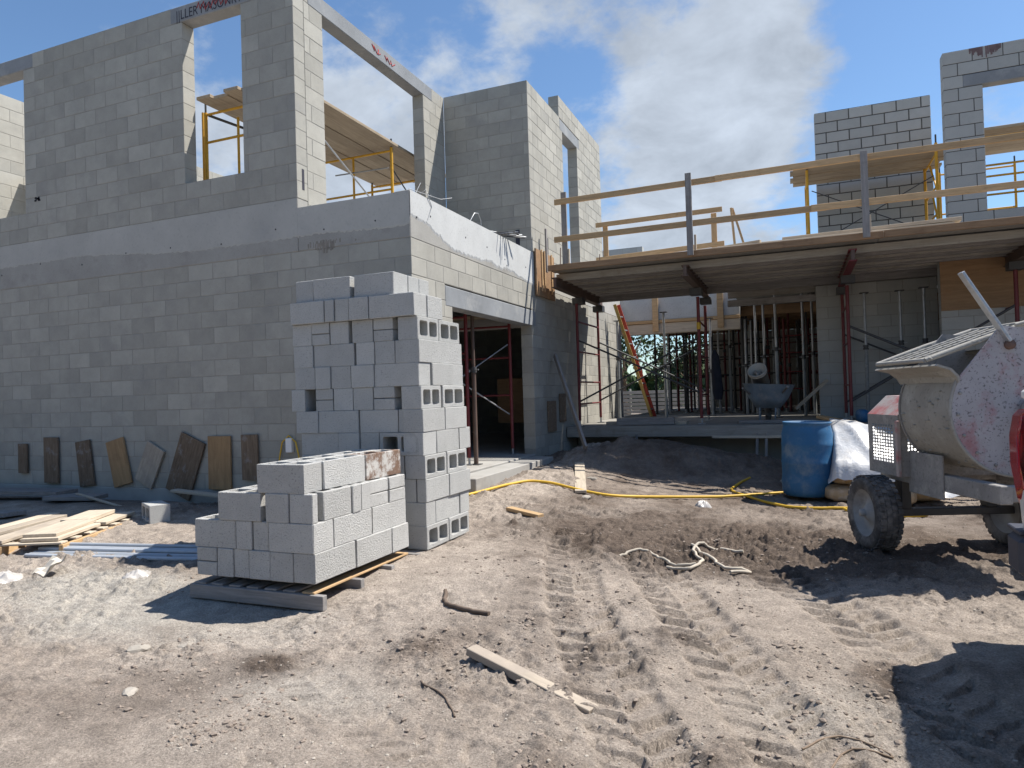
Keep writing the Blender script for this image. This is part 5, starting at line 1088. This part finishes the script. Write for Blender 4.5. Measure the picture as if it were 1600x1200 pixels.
# draped sheet
def drape():
    mb = MB(); nu, nv = 60, 46; vs = []
    for j in range(nv+1):
        for i in range(nu+1):
            x = .32+1.45*i/nu; y = 8.72+1.75*j/nv
            t1 = smooth(y, 8.75, 9.45); zt_ = .40+.40*t1-.34*smooth(x, .55, 1.75); zt_ += .03*math.sin(x*7+y*3)
            side_ = smooth(x, .32, .42)*smooth(y, 8.68, 8.8)
            nzz = float(fbm(np.array([x]), np.array([y]), 2.6, 4, 8)[0]); n2_ = 1-abs(float(fbm(np.array([x*1.5+y]), np.array([y*.6]), 2.2, 3, 18)[0]))*2
            vs.append((x+.02*nzz, y+.03*nzz, .1+max(.0, zt_*(.35+.65*side_))+.06*nzz+.05*n2_))
    mb.add(vs, [(j*(nu+1)+i, j*(nu+1)+i+1, (j+1)*(nu+1)+i+1, (j+1)*(nu+1)+i) for j in range(nv) for i in range(nu)], True); return mb
build(drape(), 'plastic_sheet', MT['sheet'], None, label='crumpled white plastic sheet draped over the bags behind the barrel', category='plastic sheet')

# ------------------------------------------------------------------ mortar mixer
AZ = math.radians(-20); ub = Vector((math.sin(AZ), math.cos(AZ), 0)); vv = Vector((ub.y, -ub.x, 0)); MO = Vector((1.225, 6.644, .05))
mm = thing('mortar_mixer', 'towable mortar mixer with a crusted drum and faded red engine cowl', 'mixer', MO, -math.atan2(vv.y, vv.x)*-1)
TM = WM(mm)
CX, CZ, RD, YN, YF = -.19, 1.15, .44, -1.0, -.33
a0, a1 = math.radians(152), math.radians(82)      # opening of the drum between these angles (x-z plane)
n = 44; angs = [a0+(2*math.pi-(a0-a1))*k/n for k in range(n+1)]
mb = MB(); vs = []
for y in (YF, YF+(YN-YF)*.5, YN):
    for rr_ in (RD, RD-.012):
        for a in angs: vs.append((CX+rr_*math.cos(a), y, CZ+rr_*math.sin(a)))
m1 = n+1; fs = []
for s_i in (0, 1):
    for yl in (0, 1):
        o1, o2 = (yl*2+s_i)*m1, ((yl+1)*2+s_i)*m1
        for k in range(n): q_ = (o1+k, o1+k+1, o2+k+1, o2+k); fs.append(q_ if s_i == 0 else q_[::-1])
mb.add(vs, fs, True); build(mb, 'drum', MT['mixbeige'], mm, TM)
for nm, y, mt_ in (('end_plate', YN, 'mixplate'), ('rear_end_plate', YF, 'mixgrey')):
    mb = MB(); vs = []; up_ = [(CX+.47*math.cos(a), CZ+.47*math.sin(a)) for a in [a1-math.radians(0)]]
    prof = [(CX+(RD+.012)*math.cos(a), CZ+(RD+.012)*math.sin(a)) for a in angs] + [(CX+.16, CZ+RD+.10), (CX-.10, CZ+RD+.13), (CX-.30, CZ+RD*.75)]
    m2_ = len(prof); vs = [(x, y, z) for x, z in prof]+[(x, y-.014, z) for x, z in prof]
    mb.add(vs, [tuple(range(m2_)), tuple(range(m2_, 2*m2_))[::-1]]+[(k, m2_+k, m2_+(k+1) % m2_, (k+1) % m2_) for k in range(m2_)]); build(mb, nm, MT[mt_], mm, TM)
mb = MB(); mb.ring([(CX+(RD+.012)*math.cos(a), YN-.008, CZ+(RD+.012)*math.sin(a)) for a in angs], .012, 6); build(mb, 'drum_rim', MT['mixbeige'], mm, TM)
for k in range(14):
    a = a0+(2*math.pi-(a0-a1))*(k+.5)/14; mb = MB(); mb.lathe([(0, -.024), (.011, -.024), (.012, -.014), (0, -.014)], 8, axis='y', c=(CX+(RD-.035)*math.cos(a), YN, CZ+(RD-.035)*math.sin(a))); build(mb, 'bolt', MT['mixgrey'], mm, TM)
mb = MB(); r = random.Random(9)
for k in range(70):
    a = math.radians(r.uniform(160, 300)); y = r.uniform(YN+.05, YF-.02); s_ = r.uniform(.008, .022); rr_ = RD+.001
    mb.lathe([(0, -s_*.25), (s_, -s_*.1), (s_*.7, s_*.25), (0, s_*.35)], 7, c=(CX+rr_*math.cos(a), y, CZ+rr_*math.sin(a)))
build(mb, 'mortar_spatter', MT['mixbeige'], mm, TM, kind='stuff')
# pouring lip
mb = MB(); ex, ez = CX+RD*math.cos(a0), CZ+RD*math.sin(a0); lip = [(ex, ez), (ex-.015, ez+.04), (ex-.07, ez+.08), (ex-.17, ez+.115)]; vs = []
for dz in (0, -.012):
    for y in (YF+.06, (YF+YN)/2, YN-.03):
        for k, (x, z) in enumerate(lip): vs.append((x+dz, y+(.04*k/3 if y == YF+.06 else (-.04*k/3 if y != (YF+YN)/2 else 0)), z+dz+.006*math.sin(k*2+y*9)))
fs = []
for l_ in (0, 1):
    for j in range(2):
        for k in range(3): q_ = (l_*12+j*4+k, l_*12+j*4+k+1, l_*12+(j+1)*4+k+1, l_*12+(j+1)*4+k); fs.append(q_ if l_ == 0 else q_[::-1])
fs += [(3, 15, 19, 7), (7, 19, 23, 11), (0, 1, 13, 12), (1, 2, 14, 13), (2, 3, 15, 14), (8, 20, 21, 9), (9, 21, 22, 10), (10, 22, 23, 11)]
mb.add(vs, fs); build(mb, 'pouring_lip', MT['mixbeige'], mm, TM)
# safety grate
gt0 = Vector((ex-.20, 0, ez+.145)); gt1 = Vector((CX+.14, 0, CZ+RD+.15))
mb = MB()
for y in (YF+.02, YN+.02): mb.ring([(gt0.x, y, gt0.z), ((gt0.x+gt1.x)/2, y, (gt0.z+gt1.z)/2+.005), (gt1.x, y, gt1.z)], [.017, .02, .018], 8)
for p in (gt0, gt1): mb.ring([(p.x, YF+.02, p.z), (p.x, YN+.02, p.z)], .016, 8)
build(mb, 'grate_frame', MT['mixbeige'], mm, TM)
for k in range(1, 6):
    y = YF+.02+(YN-YF)*k/6; pipe('grate_bar', TM @ Vector((gt0.x, y, gt0.z)), TM @ Vector((gt1.x, y, gt1.z)), .009, MT['mixbeige'], mm, 6)
for k in range(1, 7):
    p = gt0.lerp(gt1, k/7); mb = MB(); mb.ring([(p.x, YF+.02, p.z), (p.x, YN+.02, p.z)], .008, 6); build(mb, 'grate_bar', MT['mixgrey'], mm, TM)
mb = MB(); r = random.Random(2)
for k in range(46):
    p = gt0.lerp(gt1, r.random()); y = r.choice((YF+.02, YN+.02, YN+.02)); s = r.uniform(.012, .026)
    mb.lathe([(0, -s*.6), (s*.8, -s*.3), (s, 0), (s*.6, s*.5), (0, s*.7)], 7, c=(p.x, y, p.z))
build(mb, 'mortar_lumps', MT['mixbeige'], mm, TM, kind='stuff')
# upright dump handle
h0 = Vector((CX-.06, YN-.03, CZ+RD+.02)); h1 = Vector((CX-.34, YN+.0, CZ+RD+.50))
bar('dump_handle', TM @ h0, TM @ h1, .022, .055, MT['galv'], mm, upv=(ub.x, ub.y, 0))
mb = MB(); mb.lathe([(0, 0), (.032, 0), (.035, .03), (.02, .04), (0, .04)], 14, axis='y', c=(CX-.05, YN-.06, CZ+RD-.0)); build(mb, 'handle_bracket', MT['rust'], mm, TM @ Matrix.Translation((-.0, .02, 0)))
mb = MB(); mb.ring([(CX+.0, YN-.01, CZ+RD+.13), (CX+.1, YN-.02, CZ+RD+.16), (CX+.35, YN-.03, CZ+RD-.02), (CX+.55, YN-.03, CZ+RD-.2)], .014, 8); build(mb, 'bent_rod', MT['mixbeige'], mm, TM)
# shaft and bearing
mb = MB(); mb.lathe([(.0, YN-.03), (.06, YN-.03), (.075, YN-.05), (.07, YN-.09), (.045, YN-.10), (.042, YN-.26), (0, YN-.26)], 20, axis='y', c=(CX+.06, 0, CZ)); build(mb, 'shaft_bearing', MT['mixgrey'], mm, TM)
def lbox(name, lo, hi, mt, ch=.006):
    mb = MB(); c = [(a+b_)/2 for a, b_ in zip(lo, hi)]; mb.box((0, 0, 0), [b_-a for a, b_ in zip(lo, hi)], ch=ch); return build(mb, name, mt, mm, TM @ Matrix.Translation(c))
lbox('bearing_post', (CX-.0, YN-.22, .66), (CX+.14, YN-.12, CZ-.07), MT['mixgrey'])
lbox('frame_rail', (-.52, YN-.3, .56), (-.44, .25, .68), MT['mixgrey']); lbox('frame_rail', (.18, YN-.3, .56), (.26, .25, .68), MT['mixgrey'])
lbox('cross_member', (-.44, YN-.28, .57), (.18, YN-.18, .67), MT['mixgrey']); lbox('cross_member', (-.44, -.18, .57), (.18, -.08, .67), MT['mixgrey'])
lbox('side_skirt', (-.535, YN+.3, .50), (-.52, -.24, .82), MT['mixgrey'], .003)
lbox('tow_bar', (-.17, YN-1.3, .5), (-.08, YN-.28, .58), MT['mixgrey'])
lbox('axle', (-.62, -.04, .27), (.40, .04, .33), MT['steeldark'])
lbox('axle_bracket', (-.5, -.05, .33), (-.42, .05, .57), MT['steeldark']); lbox('axle_bracket', (.18, -.05, .33), (.26, .05, .57), MT['steeldark'])
for sx in (-1, 1):
    wh = build(MB(), 'wheel', MT['rim'], mm, TM); 
    c = (-.7 if sx < 0 else .42, 0, .30); mb = MB()
    prof = [(.19, -.085), (.215, -.095), (.262, -.1), (.285, -.088), (.297, -.06), (.3, 0), (.297, .06), (.285, .088), (.262, .1), (.215, .095), (.19, .085)]
    mb.lathe(prof, 48, axis='x', c=c); r_ = 34
    for k in range(r_):
        for j in range(4):
            a = 2*math.pi*(k+.5*(j % 2))/r_; xx = c[0]+(-.066+.044*j); M3 = Matrix.Rotation(-a, 3, 'X'); mb.box(Vector(c)+Vector((xx-c[0], .299*math.cos(a)*-1 if False else .299*math.sin(a), .299*math.cos(a))), (.036, .036, .014), M3)
    tyre = build(mb, 'tyre', MT['rubber'], wh, TM)
    mb = MB(); mb.lathe([(.195, sx*.088), (.185, sx*.075), (.165, sx*.03), (.13, sx*.012), (.09, sx*.03), (.06, sx*.06), (.045, sx*.075), (0, sx*.08)], 32, axis='x', c=c); mb.lathe([(.195, -sx*.085), (.17, -sx*.02), (0, -sx*.02)], 32, axis='x', c=c)
    build(mb, 'rim', MT['rim'], wh, TM)
    # the wheel mesh itself: hub cap
    mb = MB(); mb.lathe([(.03, sx*.07), (.03, sx*.11), (0, sx*.112)], 12, axis='x', c=c); wh.data = mb.mesh('wheel'); wh.data.materials.append(MT['rim'])
# engine cowl with perforated panels
CWX0, CWX1, CWY0, CWY1, CWZ0, CWZ1 = -.62, .22, -.27, .22, .62, 1.22
mb = MB(); c_t = .10
sec = [(CWX0, CWZ0), (CWX1, CWZ0), (CWX1, CWZ1-.1), (CWX1-.12, CWZ1+.03), (CWX0+.16, CWZ1+.03), (CWX0, CWZ1-.12)]
vs = [(x, CWY0, z) for x, z in sec]+[(x, CWY1, z) for x, z in sec]; k_ = len(sec)
def panel(mb, o_, ux, uz, nu, nv, hole, sz):
    """perforated rectangle: o_ origin, ux/uz edge vectors, grid of square holes in the middle"""
    o_ = Vector(o_); ux = Vector(ux); uz = Vector(uz)
    m0u, m1u, m0v, m1v = hole; us = [0]; 
    def marks(n_, a, b_):
        L_ = [0]
        for i in range(n_): s_ = a+(b_-a)*(i+.2)/n_; e_ = a+(b_-a)*(i+.8)/n_; L_ += [s_, e_]
        return L_+[1]
    U, V = marks(nu, m0u, m1u), marks(nv, m0v, m1v); vs = [o_+ux*a+uz*b_ for b_ in V for a in U]; w_ = len(U); fs = []
    for j in range(len(V)-1):
        for i in range(w_-1):
            if i % 2 == 1 and j % 2 == 1:
                ci = ((i//2)-(nu-1)/2)/(nu/2); cj = ((j//2)-(nv-1)/2)/(nv/2)
                if sz == 'rect' or ci*ci+cj*cj < 1.05: continue
            fs.append((j*w_+i, j*w_+i+1, (j+1)*w_+i+1, (j+1)*w_+i))
    mb.add(vs, fs)
mb.add(vs, [(3, 4, k_+4, k_+3), (4, 5, k_+5, k_+4), (2, 3, k_+3, k_+2), (1, 2, k_+2, k_+1)]); build(mb, 'cowl_top', MT['mixred'], mm, TM)
mb = MB(); panel(mb, (CWX0, CWY1, CWZ0), (0, CWY0-CWY1, 0), (0, 0, CWZ1-.12-CWZ0), 8, 12, (.15, .85, .2, .85), 'rect'); build(mb, 'cowl_side_panel', MT['mixgrey'], mm, TM)
mb = MB(); panel(mb, (CWX0, CWY0, CWZ0), (CWX1-CWX0, 0, 0), (0, 0, CWZ1-.12-CWZ0), 12, 12, (.08, .42, .25, .9), 'round')
mb.add([(CWX0, CWY0, CWZ1-.12), (CWX1, CWY0, CWZ1-.12), (CWX1-.12, CWY0, CWZ1+.03), (CWX0+.16, CWY0, CWZ1+.03)], [(0, 1, 2, 3)]); build(mb, 'cowl_front_panel', MT['mixgrey'], mm, TM)
mb = MB(); mb.box((CWX0-.004, CWY0-.002, (CWZ0+CWZ1)/2-.08), (.03, .03, CWZ1-CWZ0-.16), ch=.004); build(mb, 'cowl_corner', MT['mixred'], mm, TM)
# the right and rear sides are open to the light behind
lbox('engine_block', (-.25, -.1, .66), (.12, .14, .86), MT['steeldark'])

# ------------------------------------------------------------------ pickup at the right edge
pk = thing('pickup_truck', 'rear corner of a white pickup truck with a red tail light at the right edge', 'pickup truck', (2.0, 2.0, 0))
TXL, TYR = 1.045, 4.28
def pbox(name, lo, hi, mt, ch=.02, parent=pk): return slab(name, lo, hi, MT[mt], parent, ch=ch)
mb = MB(); prof = [(TXL+.06, .52), (TXL, .60), (TXL-.015, .85), (TXL, 1.1), (TXL+.03, 1.30), (TXL+.07, 1.33)]; ys = [TYR, TYR-.05, TYR-1.4, TYR-2.4, TYR-5.2]
for side in (0, 1):
    vs = []
    for y in ys:
        for (x, z) in prof:
            xx = x+(.05 if y == TYR else 0); vs.append((xx if side == 0 else 2*2.0-xx, y, z))
    m_ = len(prof); fs = [(j*m_+i, j*m_+i+1, (j+1)*m_+i+1, (j+1)*m_+i) for j in range(len(ys)-1) for i in range(m_-1)]
    mb.add(vs, fs if side else [f[::-1] for f in fs], True)
build(mb, 'body_side', MT['truckwhite'], pk)
pbox('tailgate', (TXL+.12, TYR-.06, .6), (2.85, TYR-.0, 1.31), 'truckwhite'); pbox('bed_rail', (TXL+.02, TYR-2.0, 1.30), (TXL+.12, TYR-.01, 1.35), 'truckwhite')
pbox('bed_rail', (2.88, TYR-2.0, 1.30), (2.96, TYR-.01, 1.35), 'truckwhite'); pbox('bed_floor', (TXL+.1, TYR-2.0, .65), (2.9, TYR-.05, .7), 'truckdark')
pbox('cab', (TXL+.1, TYR-4.0, 1.2), (2.86, TYR-2.05, 1.85), 'truckwhite', .12); pbox('rear_window', (TXL+.3, TYR-2.052, 1.38), (2.66, TYR-2.035, 1.75), 'glass', .005)
pbox('hood', (TXL+.08, TYR-5.2, .6), (2.88, TYR-4.02, 1.2), 'truckwhite', .1)
mb = MB(); vs = []; zs = [.72, .80, .98, 1.12, 1.22, 1.25]; of = [.02, -.006, -.03, -.03, -.012, .015]
for z, o_ in zip(zs, of): vs += [(TXL+o_, TYR-.16, z), (TXL+o_-.01, TYR-.03, z), (TXL+o_+.045, TYR+.025, z), (TXL+.13, TYR+.02, z)]
mb.add(vs, [(j*4+i, (j+1)*4+i, (j+1)*4+i+1, j*4+i+1) for j in range(5) for i in range(3)], True); build(mb, 'tail_light', MT['truckred'], pk)
pbox('rear_bumper', (TXL-.035, TYR-.12, .40), (2.97, TYR+.13, .62), 'truckdark', .035); pbox('bumper_step', (TXL-.03, TYR-.1, .622), (2.96, TYR+.125, .645), 'truckdark', .01)
for (x, y) in ((TXL+.14, TYR-1.15), (TXL+.14, TYR-4.4), (2.84, TYR-1.15), (2.84, TYR-4.4)):
    mb = MB(); mb.lathe([(.2, -.11), (.33, -.12), (.37, -.08), (.375, 0), (.37, .08), (.33, .12), (.2, .11), (.2, -.11)], 32, axis='x', c=(x, y, .375)); build(mb, 'tyre', MT['rubber'], pk)
    mb = MB(); mb.lathe([(.205, -.09), (.1, -.05), (0, -.05)], 20, axis='x', c=(x, y, .375)); build(mb, 'rim', MT['galv'], pk)
